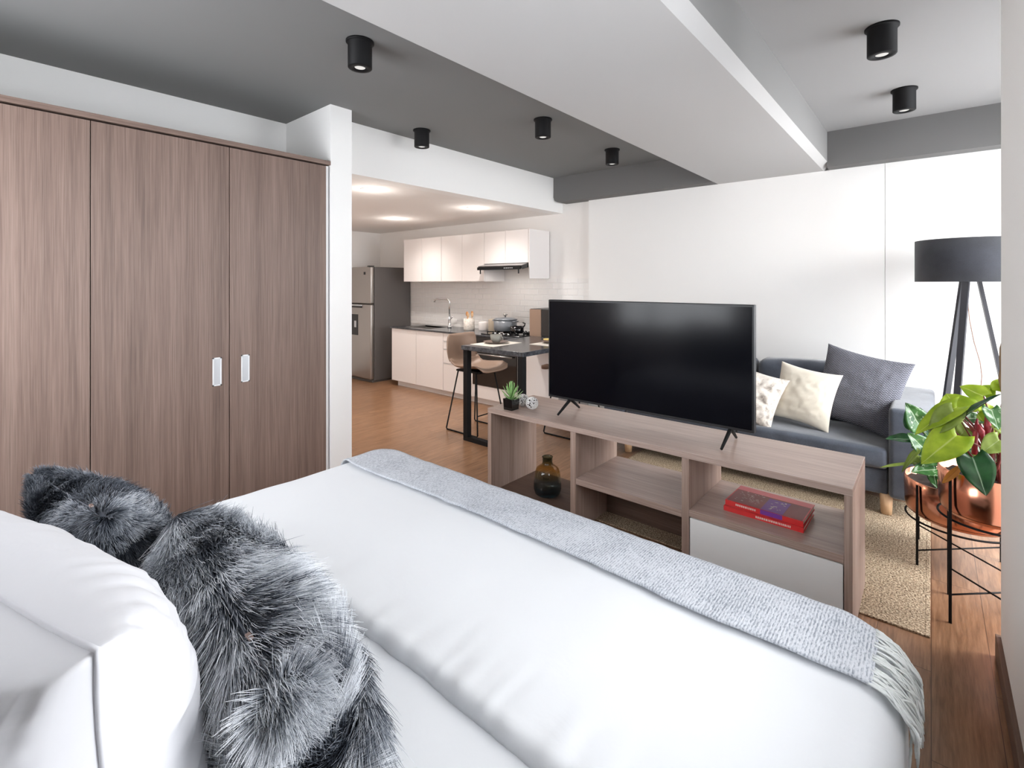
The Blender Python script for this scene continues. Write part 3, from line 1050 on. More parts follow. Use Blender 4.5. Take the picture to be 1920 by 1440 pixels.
tag(MB().lathe([(0.0, 0), (0.07, 0), (0.125, 0.016), (0.127, 0.018), (0.07, 0.006), (0.0, 0.005)], (-2.85, 4.0, 0.909), 32).build('dinner_plate', M['plate'], None, loc=(-2.85, 4.0, 0.909)),
    'brown plate on the far placemat beside the television edge, under the yellow flower', 'plate')
fl = thing('yellow_flower', (-2.9, 3.97, 0.927), 'pale yellow flower lying on the plate near the television edge', 'flower')
m = MB()
for k in range(9):
    a = k * 0.7
    c = V((-2.9, 3.97, 0.93)) + V((0.03 * math.cos(a), 0.03 * math.sin(a), 0.012))
    m.grid(lambda u, v: c + V((0.022 * math.sin(u * math.pi) * math.cos(v * 6.283) * 1.2, 0.016 * math.sin(u * math.pi) * math.sin(v * 6.283), 0.009 * math.cos(u * math.pi))), 5, 8)
m.build('petals', M['yellow'], fl)
MB().tube([(-2.9, 3.97, 0.935), (-2.84, 3.96, 0.94), (-2.80, 3.98, 0.933)], 0.004, 6).build('stem', M['greenstem'], fl)

# ================================================================== LOW CONSOLE
cs = thing('media_console', (-1.29, 2.745, 0.0), 'long low greyed oak open-back console with shelves between bed and sofa', 'console')
y0, y1, X0, X1 = 2.49, 3.0, -2.335, -0.25
Z0 = 0.0
MB().box(X0, X1, y0, y1, 0.608, 0.64, bev=0.0015).build('top_board', M['woodx'], cs)
MB().box(X0, X0 + 0.032, y0 + 0.001, y1 - 0.001, Z0, 0.607, bev=0.001).build('side_panel', M['woodz'], cs)
MB().box(X1 - 0.03, X1, y0 + 0.001, y1 - 0.001, 0.0085, 0.607, bev=0.001).build('side_panel', M['woodz'], cs)
MB().box(-1.655, -1.618, y0 + 0.001, y1 - 0.001, Z0 + 0.0085, 0.607, bev=0.001).build('divider', M['woodz'], cs)
MB().box(-0.975, -0.938, y0 + 0.001, y1 - 0.001, Z0 + 0.0085, 0.607, bev=0.001).build('divider', M['woodz'], cs)
MB().box(X0 + 0.033, -1.656, y0 + 0.002, y1 - 0.002, 0.045, 0.07).build('bottom_shelf', M['woodd'], cs)
MB().box(-1.617, -0.976, y0 + 0.002, y1 - 0.002, 0.30, 0.335, bev=0.001).build('shelf', M['woodx'], cs)
MB().box(-0.937, X1 - 0.031, y0 + 0.002, y1 - 0.002, 0.315, 0.35, bev=0.001).build('shelf', M['woodx'], cs)
MB().box(-1.617, -0.976, 2.86, 2.88, 0.0085, 0.299).build('back_panel', M['woodd'], cs)
dr = MB().box(-0.933, X1 - 0.034, y0 + 0.003, y0 + 0.022, 0.03, 0.31, bev=0.001).build('drawer', M['greyface'], cs, 'pale grey flat drawer front')
MB().box(-0.93, X1 - 0.036, y0 + 0.023, y1 - 0.03, 0.03, 0.30).build('drawer_box', M['greyface'], cs)

# books
def book(x0, x1, ya, yb, z0, th, label, top):
    t = thing('book', ((x0 + x1) / 2, (ya + yb) / 2, z0), label, 'book', 'red books on the console shelf')
    c = V(((x0 + x1) / 2, (ya + yb) / 2, 0))
    m = MB()
    m.box(x0, x1, ya, yb, z0, z0 + 0.003).box(x0, x1, ya, yb, z0 + th - 0.003, z0 + th).box(x0, x1, ya, ya + 0.004, z0 + 0.003, z0 + th - 0.003)
    co = m.build('cover', M['red'], t)
    MB().box(x0 + 0.004, x1 - 0.004, ya + 0.004, yb - 0.004, z0 + 0.0031, z0 + th - 0.0031).build('pages', M['paper'], t)
    zt = z0 + th
    if top:
        MB().box(x0 + 0.006, x1 - 0.006, ya + 0.004, yb - 0.06, zt, zt + 0.0006).build('cover_art', M['brownred'], co)
        MB().box(x0 + 0.002, x1 - 0.002, yb - 0.058, yb - 0.002, zt, zt + 0.0006).build('cover_strip', M['pink'], co)
        MB().box(x0 + 0.165, x0 + 0.262, ya + 0.004, yb - 0.075, zt + 0.0006, zt + 0.0012).box(x0 + 0.165, x0 + 0.262, ya - 0.0008, ya, z0 + 0.002, zt).build('cover_label', M['purple'], co)
        m = MB()
        r2 = random.Random(3)
        for k in range(70):
            a, bb = r2.random(), r2.random()
            px, py = x0 + 0.03 + 0.11 * a, ya + 0.03 + 0.14 * bb
            if k > 45:
                px, py = x0 + 0.185 + 0.06 * a, ya + 0.03 + 0.12 * bb
            m.box(px, px + 0.004 + 0.006 * r2.random(), py, py + 0.003, zt + 0.0012, zt + 0.0016)
        m.build('cover_print', M['marks'], co)
    m = MB()
    r2 = random.Random(5)
    xx = x0 + (0.05 if top else 0.15)
    while xx < x0 + (0.14 if top else 0.30):
        wd = 0.003 + 0.004 * r2.random()
        m.box(xx, xx + wd, ya - 0.0008, ya, z0 + th * 0.3, z0 + th * 0.7)
        xx += wd + 0.003
    m.build('spine_marks', M['marks'], co)
    R = Matrix.Rotation(math.radians(-1.5), 4, 'Z')
    t.rotation_euler = (0, 0, math.radians(-2.5 if top else -1.0))
    return t


book(-0.80, -0.445, 2.60, 2.84, 0.3502, 0.024, 'red paperback lying underneath the other one on the console shelf', False)
book(-0.795, -0.445, 2.615, 2.85, 0.3745, 0.024, 'red and maroon paperback with a purple patch lying on top of another on the shelf', True)

# vase
c = (-1.978, 2.70, 0.071)
prof = [(0.0, 0.003), (0.062, 0.0), (0.084, 0.014), (0.093, 0.045), (0.093, 0.075), (0.088, 0.12), (0.084, 0.155), (0.074, 0.180), (0.052, 0.197), (0.037, 0.205), (0.033, 0.222), (0.034, 0.252), (0.037, 0.256), (0.035, 0.258), (0.033, 0.254)]
vm = MB().lathe(prof, c, 48)
vm.f.pop(), vm.sm.pop(), vm.mi.pop()
tag(vm.build('glass_vase', M['vase'], None, loc=c), 'round amber and smoke glass vase on the low shelf of the console', 'vase')

# television
tv = thing('television', (-1.352, 2.75, 0.64), 'large flat black television standing on the greyed oak console', 'television')
MB().box(-2.008, -0.696, 2.752, 2.79, 0.722, 1.388, bev=0.004).box(-1.7, -1.0, 2.79, 2.815, 0.76, 1.15, bev=0.01).build('cabinet', M['bezel'], tv)
MB().box(-1.996, -0.708, 2.748, 2.7518, 0.738, 1.376).build('screen', M['screen'], tv)
for x, l in ((-1.84, 'left'), (-0.818, 'right')):
    m = MB()
    m.tube([(x, 2.77, 0.728), (x, 2.755, 0.715), (x - 0.004, 2.63, 0.647)], [0.011, 0.011, 0.007], 8)
    m.tube([(x, 2.77, 0.728), (x, 2.785, 0.715), (x - 0.004, 2.885, 0.647)], [0.011, 0.011, 0.007], 8)
    m.build('foot', M['black'], tv)

# small succulent and mosaic balls
sx, sy = -2.185, 2.565
sc = thing('potted_succulent', (sx, sy, 0.64), 'small green succulent in a square black pot on the console end', 'plant')
m = MB()
m.add([(sx + a * s, sy + b_ * s, zz) for (s, zz) in ((0.036, 0.6405), (0.040, 0.715), (0.036, 0.715), (0.034, 0.70)) for a, b_ in ((-1, -1), (1, -1), (1, 1), (-1, 1))],
      [(3, 2, 1, 0)] + [(4 * i + k, 4 * i + (k + 1) % 4, 4 * i + 4 + (k + 1) % 4, 4 * i + 4 + k) for i in range(3) for k in range(4)] + [(12, 13, 14, 15)])
m.build('pot', M['blackgl'], sc)
MB().box(sx - 0.034, sx + 0.034, sy - 0.034, sy + 0.034, 0.700, 0.705).build('soil', M['soil'], sc)


def spike(m, base, d, L, wd, up):
    d = V(d).normalized()
    s = d.cross(V(up)).normalized()
    n_ = s.cross(d).normalized()
    rows = []
    for k in range(6):
        f = k / 5
        wv = wd * math.sin(min(1, f * 1.3 + 0.25) * math.pi * 0.5) * (1 - f) ** 0.6 * 1.2
        p = V(base) + d * L * f + n_ * (0.25 * L * f * f)
        rows.append((p - s * wv, p - n_ * wv * 0.35, p + s * wv))
    vs = [q for r_ in rows for q in r_]
    fs = []
    for k in range(5):
        for j in range(2):
            fs.append((3 * k + j, 3 * k + j + 1, 3 * k + 4 + j, 3 * k + 3 + j))
    m.add(vs, fs, True)


m = MB()
for k in range(34):
    a = k * 2.4
    el = math.radians(12 + k * 2.2)
    spike(m, (sx, sy, 0.705 + k * 0.0016), (math.cos(a) * math.cos(el), math.sin(a) * math.cos(el), math.sin(el)), 0.098 - k * 0.0007, 0.0085, (0, 0, 1))
o = m.build('leaves', M['succulent'], sc)
sd = o.modifiers.new('thick', 'SOLIDIFY')
sd.thickness = 0.002


def mosaic(x, y, r, seed, label):
    bm = bmesh.new()
    bmesh.ops.create_icosphere(bm, subdivisions=3, radius=r)
    r3 = random.Random(seed)
    tiles = MB()
    for f in bm.faces:
        cc = f.calc_center_median()
        n_ = f.normal
        k = 0.72 + 0.16 * r3.random()
        p = [cc + (v.co - cc) * k for v in f.verts]
        hh = 0.0015
        vs = [q + V((x, y, 0.6405 + r)) + n_ * hh for q in p] + [q + V((x, y, 0.6405 + r)) - n_ * 0.001 for q in p]
        if r3.random() < 0.9:
            tiles.add(vs, [(0, 1, 2), (0, 3, 4, 1), (1, 4, 5, 2), (2, 5, 3, 0)])
    core = MB().add([v.co * 0.985 + V((x, y, 0.6405 + r)) for v in bm.verts], [[v.index for v in f.verts] for f in bm.faces], True)
    bm.free()
    t = thing('mosaic_ball', (x, y, 0.64), label, 'ornament', 'mosaic ornament balls')
    core.build('core', M['tiledark'], t)
    tiles.build('mosaic_tiles', M['tilewhite'], t)


mosaic(-2.18, 2.685, 0.041, 1, 'silver mosaic ball ornament right behind the succulent pot')
mosaic(-2.075, 2.655, 0.042, 2, 'silver mosaic ball ornament nearer the television')

# ================================================================== RUG
rg = thing('sisal_rug', (-1.0, 3.5, 0), 'beige woven sisal rug under the sofa front and the console', 'rug')
MB().box(-1.955, -0.02, 2.745, 4.28, 0.0002, 0.007).build('weave', M['rug'], rg)
b = MB()
for a in ((-1.97, -1.955, 2.73, 4.295), (-0.02, -0.003, 2.73, 4.295), (-1.955, -0.02, 2.73, 2.745), (-1.955, -0.02, 4.28, 4.295)):
    b.box(*a, 0.0002, 0.008, bev=0.002)
b.build('binding', M['rug'], rg)

# ================================================================== SOFA
sf = thing('sofa', (-1.13, 4.4, 0), 'slate blue fabric sofa with square arms and pale wooden legs against the white panel wall', 'sofa')
for x in (-2.05, -0.222):
    for y in (4.01, 4.78):
        MB().lathe([(0.0, 0), (0.030, 0), (0.036, 0.13), (0.0, 0.13)], (x, y, 0.0085 if y < 4.2 else 0.0), 24).build('leg', M['beech'], sf, 'pale round wooden leg')
MB().box(-2.05, -0.213, 3.99, 4.86, 0.13, 0.295, bev=0.015, seg=3).build('base', M['sofa'], sf)
for a, c in ((-2.275, -2.055), (-0.208, 0.02)):
    MB().box(a, c, 3.955, 4.88, 0.125, 0.705, bev=0.03, seg=5).build('arm', M['sofa'], sf)
MB().box(-2.05, -0.213, 4.66, 4.89, 0.30, 0.80, bev=0.03, seg=4).build('backrest', M['sofa'], sf)


def puff(m, x0, x1, y0_, y1_, z0, z1, bev, amp, seed=0, div=12):
    """A soft box: bevelled, finely cut and swollen a little."""
    bm = bmesh.new()
    bmesh.ops.create_cube(bm, size=1)
    bmesh.ops.scale(bm, verts=bm.verts, vec=(x1 - x0, y1_ - y0_, z1 - z0))
    bmesh.ops.bevel(bm, geom=bm.edges[:], offset=bev, segments=4, profile=0.5, affect='EDGES')
    bmesh.ops.subdivide_edges(bm, edges=[e for e in bm.edges if e.calc_length() > 0.12], cuts=div, use_grid_fill=True)
    bm.normal_update()
    hx, hy, hz = (x1 - x0) / 2, (y1_ - y0_) / 2, (z1 - z0) / 2
    for v in bm.verts:
        fx = 1 - (v.co.x / hx) ** 2
        fy = 1 - (v.co.y / hy) ** 2
        fz = 1 - (v.co.z / hz) ** 2
        k = max(fx, 0) * max(fy, 0) if abs(v.normal.z) > 0.7 else max(fx, 0) * max(fz, 0)
        wr_ = 0.0035 * fbm(v.co.x * 14 + seed, v.co.y * 9, v.co.z * 3)
        v.co += v.normal * (amp * k + wr_)
    cc = V(((x0 + x1) / 2, (y0_ + y1_) / 2, (z0 + z1) / 2))
    bm.verts.index_update()
    m.add([v.co + cc for v in bm.verts], [[v.index for v in f.verts] for f in bm.faces], True)
    bm.free()
    return m


for i, (a, c) in enumerate(((-2.052, -1.134), (-1.130, -0.212))):
    puff(MB(), a, c, 3.96, 4.66, 0.297, 0.435, 0.03, 0.012, i).build('seat_cushion', M['sofa'], sf)
    puff(MB(), a + 0.01, c - 0.005, 4.50, 4.72, 0.44, 0.86, 0.06, 0.03, i + 5).build('back_cushion', M['sofa'], sf)


# ------------------------------------------------------------------ cushions (square pillows)
def pillow_pt(u, v, side, a, b, T, pinch=0.12, wr_=0.0, seed=0.0, pw=0.5):
    """u, v in -1..1; side +1 front / -1 back. Local: x across, z up, y thickness (front is -y)."""
    x = a * u * (1 - pinch * (1 - v * v))
    zz = b * v * (1 - pinch * (1 - u * u))
    t = T * (max(0.0, (1 - u * u) * (1 - v * v))) ** pw
    k = wr_ * fbm(u * 4 + seed, v * 4 + side * 3, seed, 4) * min(1, 3 * (1 - max(abs(u), abs(v))))
    return V((x, -side * (t + k), zz))


def pillow_mesh(a, b, T, R, c, pinch=0.1, wr_=0.0, seed=0.0, n=40, pw=0.5):
    m = MB()
    g = lambda s: math.sin(s * math.pi / 2) * 0.6 + 0.4 * s
    for side in (1, -1):
        def fn(i, j, side=side):
            u, v = g(2 * i - 1), g(2 * j - 1)
            if side < 0:
                u = -u
            return R @ pillow_pt(u, v, side, a, b, T, pinch, wr_, seed, pw) + V(c)
        m.grid(fn, n, n)
    return m


def weld(o, d=0.0005):
    bm = bmesh.new()
    bm.from_mesh(o.data)
    bmesh.ops.remove_doubles(bm, verts=bm.verts, dist=d)
    bmesh.ops.recalc_face_normals(bm, faces=bm.faces)
    bm.to_mesh(o.data)
    bm.free()


def throw_cushion(name, c, a, b, T, lean, roll, yaw, mat, label, seed=0, wr_=0.008):
    R = Euler((math.radians(lean), math.radians(roll), math.radians(yaw)), 'XYZ').to_matrix()
    o = pillow_mesh(a, b, T, Matrix.Identity(3), (0, 0, 0), 0.09, wr_, seed, 36).build(name, mat, None, loc=(0, 0, 0))
    weld(o)
    o.location = c
    o.rotation_euler = R.to_euler()
    return tag(o, label, 'cushion')


throw_cushion('throw_cushion', (-0.40, 4.33, 0.735), 0.268, 0.275, 0.085, -18, 10, -10, M['chevron'], 'large grey zigzag-knit cushion leaning against the sofa arm by the lamp', 3)
throw_cushion('throw_cushion', (-0.72, 4.20, 0.665), 0.205, 0.215, 0.07, -20, 8, -6, M['creamcloth'], 'plain cream cushion on the sofa in front of the grey one', 8, 0.007)
throw_cushion('throw_cushion', (-1.055, 4.10, 0.635), 0.205, 0.205, 0.06, -26, 13, -4, M['marbled'], 'cream cushion with silver print half hidden by the television edge', 5, 0.015)

# ================================================================== FLOOR LAMP
lc = V((0.195, 4.5, 0))
lp = thing('floor_lamp', lc, 'tripod floor lamp with wide charcoal drum shade beside the sofa arm', 'lamp')
m = MB().lathe([(0.285, 1.51), (0.285, 1.79), (0.282, 1.79), (0.282, 1.51)], (lc.x, lc.y, 0), 64)
m.f = m.f[:-2]
m.sm, m.mi = m.sm[:-2], m.mi[:-2]
m.f += [tuple((3 * 64 + k, 3 * 64 + (k + 1) % 64, (k + 1) % 64, k)) for k in range(64)]
m.sm += [False] * 64
m.mi += [0] * 64
m.build('lamp_shade', M['shade'], lp)
m = MB().lathe([(0.281, 1.512), (0.281, 1.788)], (lc.x, lc.y, 0), 64)
m.f, m.sm, m.mi = m.f[:-2], m.sm[:-2], m.mi[:-2]
m.build('shade_lining', M['shadein'], lp, 'white inner lining')
MB().lathe([(0.0, 1.52), (0.05, 1.52), (0.05, 1.56), (0.012, 1.565), (0.012, 1.62), (0.02, 1.63), (0.02, 1.66), (0.0, 1.66)], (lc.x, lc.y, 0), 24).build('hub', M['black'], lp)
for k in range(3):
    a = math.radians(90 + 120 * k) + k * 2.0943951 + 1.6580628
    m = MB().bar((lc.x + 0.01 * math.cos(a), lc.y + 0.01 * math.sin(a), 1.62), (lc.x + 0.30 * math.cos(a), lc.y + 0.30 * math.sin(a), 1.60), 0.012, 0.012)
m.build('shade_spider', M['black'], lp)
for deg in (128, -112, 8):
    a = math.radians(deg)
    MB().bar((lc.x + 0.042 * math.cos(a), lc.y + 0.042 * math.sin(a), 1.555), (lc.x + 0.30 * math.cos(a), lc.y + 0.30 * math.sin(a), 0.003), 0.036, 0.020, up=(math.cos(a), math.sin(a), 0.2)).build('leg', M['lamplegs'], lp)
q = [at(1812, 531, 4.47), at(1814, 560, 4.45), at(1818, 600, 4.42), at(1826, 640, 4.40), at(1838, 680, 4.38), at(1841, 705, 4.36), at(1838, 740, 4.36), at(1840, 800, 4.36)]
q.append(V((q[-1].x, 4.4, 0.006)))
MB().tube(q, 0.0028, 6).build('cord', M['cord'], lp, 'thin brown flex')

# ================================================================== PLANTS
def plant_stand(cx, cy, half, rleg, ztop, zring, zx, label):
    t = thing('plant_stand', (cx, cy, 0), label, 'plant stand')
    r = half * math.sqrt(2)
    cs_ = [(cx - half, cy - half), (cx + half, cy - half), (cx + half, cy + half), (cx - half, cy + half)]
    for x, y in cs_:
        MB().box(x - rleg, x + rleg, y - rleg, y + rleg, 0.0085 if x < 0.005 else 0.0, ztop, bev=0.001).build('leg', M['black'], t)
    MB().tube([(cx + 0.93 * r * math.cos(k * math.pi / 24), cy + 0.93 * r * math.sin(k * math.pi / 24), zring) for k in range(48)], 0.005, 6, closed=True).build('ring', M['black'], t)
    for x, y in cs_:
        MB().tube([(x, y, zring), (cx + (x - cx) * 0.92, cy + (y - cy) * 0.92, zring)], 0.004, 6).build('bracket', M['black'], t)
    for i in (0, 1):
        a, c = cs_[i], cs_[i + 2]
        MB().tube([(a[0], a[1], zx), (c[0], c[1], zx + 0.006 * (i * 2 - 1))], 0.0042, 6).build('cross_bar', M['black'], t)
    return t


def bowl(m, cx, cy, r, z0, z1):
    h = z1 - z0
    pr = [(0.0, 0), (r * 0.72, 0.0), (r * 0.86, h * 0.04), (r * 0.955, h * 0.14), (r * 0.985, h * 0.3), (r, h), (r - 0.004, h + 0.002), (r - 0.008, h), (r - 0.009, h * 0.45), (r * 0.85, h * 0.15), (r * 0.5, 0.012), (0, 0.012)]
    return m.lathe(pr, (cx, cy, z0), 56)


def leaf(m, uvs, P0, P1, wd, mi, nrm=None, heart=1.0, droop=0.12, fold=0.25, nl=12, nw=8):
    P0, P1 = V(P0), V(P1)
    d = P1 - P0
    L = d.length
    d.normalize()
    n_ = V(nrm) if nrm is not None else V((0.1, -0.7, 0.75))
    n_ = (n_ - d * n_.dot(d)).normalized()
    s = d.cross(n_).normalized()
    o = len(m.v)
    vs, uv = [], []
    for i in range(nl + 1):
        f = i / nl
        if heart > 0:
            wf = (math.sin(math.pi * min(1, (f * 0.93 + 0.07)) ** 0.62)) ** 0.85
        else:
            wf = math.sin(math.pi * min(1, f * 0.96 + 0.02)) ** 0.8
        wf = max(0, wf)
        for j in range(nw + 1):
            c = (j / nw - 0.5) * 2
            back = heart * 0.20 * L * (abs(c) ** 1.4) * (1 - f) ** 2.5
            p = P0 + d * (L * f - back) + s * (c * wd / 2 * wf)
            p += n_ * (fold * wd * 0.5 * abs(c) * wf - droop * L * f * f + droop * 0.3 * L * f)
            p += n_ * 0.02 * wd * math.sin(f * 14 + c * 3)
            vs.append(p)
            uv.append((j / nw, f))
    fs = [(i * (nw + 1) + j, i * (nw + 1) + j + 1, (i + 1) * (nw + 1) + j + 1, (i + 1) * (nw + 1) + j) for i in range(nl) for j in range(nw)]
    m.add(vs, fs, True, mi)
    uvs += uv


def foliage(m, uvs, name, mats, parent):
    o = m.build(name, mats, parent)
    ul = o.data.uv_layers.new(name='UVMap')
    for lp_ in o.data.loops:
        ul.data[lp_.index].uv = uvs[lp_.vertex_index]
    sd_ = o.modifiers.new('thick', 'SOLIDIFY')
    sd_.thickness = 0.0008
    return o


zp = lambda x, y: (1650 + x * 0.18053, 700 + y * 0.18053)
# front plant: philodendron with lime leaves and red stems on a coir pole
c1 = (0.195, 3.045)
plant_stand(c1[0], c1[1], 0.131, 0.0055, 0.655, 0.452, 0.125, 'taller slim black metal plant stand nearest the wall pier')
ph = thing('potted_philodendron', (c1[0], c1[1], 0.455), 'lime-leaved red-stemmed philodendron in a copper bowl on the taller stand', 'plant')
bowl(MB(), c1[0], c1[1], 0.174, 0.458, 0.665).build('pot', M['copper'], ph, 'polished copper bowl')
m = MB()
m.grid(lambda u, v: V((c1[0] + 0.166 * u * math.cos(v * 6.2832), c1[1] + 0.166 * u * math.sin(v * 6.2832), 0.625 + 0.012 * fbm(u * math.cos(v * 6.2832) * 6, u * math.sin(v * 6.2832) * 6))), 14, 40)
m.build('soil', M['soil'], ph)
m = MB().tube([(0.262 + 0.004 * math.sin(k), 3.10, 0.62 + k * 0.045) for k in range(15)], [0.028 + 0.004 * math.sin(k * 2.1) for k in range(15)], 14)
m.build('moss_pole', M['moss'], ph, 'brown coir pole')
FL = [  # base, tip (local picture units of the close view), depth of each, width m, colour
    ((800, 350), (345, 615), 2.98, 2.93, 0.105, 0, 1.0, (0.0, -0.45, 0.9)),
    ((840, 405), (690, 205), 3.02, 3.06, 0.15, 0, 1.0, (0.2, -0.9, 0.4)),
    ((770, 400), (500, 640), 2.96, 2.92, 0.10, 1, 1.0, (-0.2, -0.9, 0.5)),
    ((800, 640), (425, 935), 2.93, 2.86, 0.135, 0, 1.0, (0.1, -0.9, 0.55)),
    ((1075, 240), (830, 125), 3.08, 3.10, 0.085, 0, 1.0, (0.1, -0.8, 0.6)),
    ((1075, 225), (1175, 120), 3.12, 3.14, 0.07, 0, 1.0, (0.0, -0.9, 0.4)),
    ((860, 460), (1235, 185), 2.96, 2.90, 0.06, 2, 0.5, (-0.3, -0.3, 0.9)),
    ((1150, 370), (1240, 585), 2.98, 2.94, 0.08, 3, 1.0, (0.4, -0.8, 0.3)),
    ((1240, 690), (1050, 830), 2.97, 2.93, 0.08, 1, 1.0, (0.1, -0.9, 0.4)),
    ((960, 870), (1107, 1270), 2.90, 2.84, 0.125, 2, 1.0, (0.15, -0.95, 0.3)),
    ((855, 950), (650, 1140), 2.90, 2.87, 0.03, 4, 0.0, (0.1, -0.9, 0.3)),
    ((1010, 420), (1090, 530), 3.10, 3.08, 0.06, 0, 1.0, (0.0, -0.9, 0.4)),
    ((900, 560), (800, 690), 3.14, 3.10, 0.07, 1, 1.0, (0.1, -0.9, 0.5)),
    ((1020, 830), (1060, 900), 3.14, 3.1, 0.05, 0, 1.0, (0.1, -0.9, 0.5)),
    ((1000, 470), (780, 470), 3.05, 3.0, 0.07, 3, 1.0, (0.0, -0.7, 0.8)),
    ((1130, 560), (1240, 700), 3.15, 3.2, 0.08, 0, 1.0, (0.2, -0.9, 0.4)),
    ((1290, 380), (1420, 300), 3.05, 3.0, 0.12, 0, 1.0, (0.2, -0.6, 0.8)),
    ((1300, 560), (1450, 700), 3.05, 2.98, 0.13, 1, 1.0, (0.3, -0.7, 0.6)),
    ((1280, 200), (1380, 60), 3.12, 3.15, 0.11, 0, 1.0, (0.2, -0.9, 0.4)),
    ((1000, 380), (1180, 330), 3.2, 3.25, 0.10, 0, 1.0, (0.1, -0.5, 0.9)),
    ((820, 620), (700, 560), 3.18, 3.2, 0.08, 2, 1.0, (0.1, -0.5, 0.9)),
]
m, uvs, stems = MB(), [], MB()
root = V((0.20, 3.06, 0.63))
for (b0, t0, ya, yb, wd, mi, heart, nr) in FL:
    P0, P1 = at(*zp(*b0), ya), at(*zp(*t0), yb)
    leaf(m, uvs, P0, P1, wd, mi, nr, heart, droop=0.10)
    if mi != 4:
        mid = root.lerp(P0, 0.5) + V((0.02, 0.0, 0.05))
        r0 = root + V((rnd.uniform(-0.03, 0.03), rnd.uniform(-0.03, 0.03), -0.01))
        stems.tube([r0, r0.lerp(mid, 0.5) + V((0.01, 0, 0.02)), mid, mid.lerp(P0, 0.6), P0], [0.0055, 0.005, 0.004, 0.003, 0.002], 7)
foliage(m, uvs, 'foliage', [M['lime'], M['olive'], M['dark'], M['varieg'], M['orange']], ph)
for a, c in (((700, 530), (990, 800)), ((850, 510), (960, 690)), ((910, 520), (1050, 760)), ((760, 560), (830, 700))):
    stems.tube([at(*zp(*a), 3.0), at(*zp(*c), 3.03), V((0.2, 3.05, 0.62))], [0.0025, 0.004, 0.005], 7)
stems.build('stems', M['stem'], ph, 'dark red leaf stalks')
m = MB()
m.tube([at(*zp(980, 840), 3.0), at(*zp(985, 700), 3.0), at(*zp(1000, 560), 3.0), at(*zp(1010, 470), 3.0)], [0.010, 0.011, 0.009, 0.003], 10)
m.tube([at(*zp(1105, 700), 3.02), at(*zp(1120, 560), 3.02), at(*zp(1110, 400), 3.02)], [0.009, 0.014, 0.006], 10)
m.tube([at(*zp(1075, 700), 2.98), at(*zp(1050, 600), 2.98), at(*zp(1020, 530), 2.99)], [0.004, 0.013, 0.004], 10)
m.build('leaf_sheath', M['sheath'], ph, 'crimson new leaf sheaths')

# back plant: lower, wider bowl with dark variegated leaves
c2 = (0.115, 3.555)
plant_stand(c2[0], c2[1], 0.172, 0.0055, 0.43, 0.232, 0.085, 'lower wide black metal plant stand behind the taller one, over the rug corner')
pb = thing('potted_pothos', (c2[0], c2[1], 0.235), 'dark green variegated leafy plant in a wide copper bowl on the lower stand', 'plant')
bowl(MB(), c2[0], c2[1], 0.234, 0.238, 0.44).build('pot', M['copper'], pb, 'polished copper bowl')
m = MB()
m.grid(lambda u, v: V((c2[0] + 0.226 * u * math.cos(v * 6.2832), c2[1] + 0.226 * u * math.sin(v * 6.2832), 0.405 + 0.012 * fbm(u * math.cos(v * 6.2832) * 6, u * math.sin(v * 6.2832) * 6, 4))), 14, 40)
m.build('soil', M['soil'], pb)
BL = [
    ((420, 570), (285, 310), 3.42, 3.38, 0.13, 1, 0.4, (0.3, -0.8, 0.5)),
    ((380, 560), (260, 400), 3.45, 3.44, 0.09, 0, 0.4, (-0.3, -0.8, 0.5)),
    ((345, 690), (60, 665), 3.40, 3.34, 0.075, 0, 0.4, (-0.1, -0.5, 0.9)),
    ((460, 790), (300, 620), 3.40, 3.36, 0.10, 1, 0.4, (0.3, -0.8, 0.5)),
    ((400, 790), (210, 1020), 3.36, 3.30, 0.035, 2, 0.2, (-0.4, -0.7, 0.5)),
    ((380, 930), (0, 960), 3.36, 3.28, 0.018, 2, 0.0, (0, -0.6, 0.8)),
    ((590, 1000), (330, 1010), 3.36, 3.28, 0.095, 1, 0.5, (0.1, -0.6, 0.8)),
    ((560, 1060), (590, 1190), 3.34, 3.30, 0.06, 1, 0.5, (0.1, -0.9, 0.4)),
    ((560, 830), (440, 960), 3.38, 3.32, 0.10, 1, 0.5, (0.1, -0.9, 0.4)),
    ((820, 960), (680, 800), 3.4, 3.36, 0.10, 1, 0.5, (0.1, -0.9, 0.4)),
    ((900, 960), (860, 760), 3.42, 3.40, 0.10, 0, 0.5, (0.1, -0.9, 0.4)),
    ((640, 960), (700, 780), 3.42, 3.40, 0.10, 1, 0.5, (0.1, -0.9, 0.4)),
    ((600, 700), (470, 560), 3.48, 3.46, 0.12, 0, 0.5, (0.1, -0.9, 0.4)),
    ((430, 600), (420, 360), 3.5, 3.5, 0.12, 0, 0.5, (0.1, -0.9, 0.4)),
    ((380, 850), (350, 950), 3.4, 3.36, 0.05, 2, 0.3, (0.1, -0.9, 0.4)),
    ((560, 780), (330, 760), 3.5, 3.46, 0.10, 0, 0.5, (0.1, -0.7, 0.7)),
    ((1000, 940), (1080, 760), 3.5, 3.55, 0.12, 0, 0.5, (0.1, -0.9, 0.4)),
    ((1150, 960), (1290, 800), 3.55, 3.55, 0.12, 1, 0.5, (0.1, -0.9, 0.4)),
    ((760, 900), (640, 700), 3.6, 3.62, 0.12, 0, 0.5, (0.1, -0.9, 0.4)),
]
m, uvs, stems = MB(), [], MB()
root = V((c2[0], c2[1] - 0.03, 0.40))
for (b0, t0, ya, yb, wd, mi, heart, nr) in BL:
    P0, P1 = at(*zp(*b0), ya), at(*zp(*t0), yb)
    leaf(m, uvs, P0, P1, wd, mi, nr, heart, droop=0.12)
    r0 = root + V((rnd.uniform(-0.05, 0.05), rnd.uniform(-0.05, 0.05), 0))
    mid = r0.lerp(P0, 0.5) + V((0.0, 0.0, 0.05))
    stems.tube([r0, mid, P0], [0.004, 0.0035, 0.002], 7)
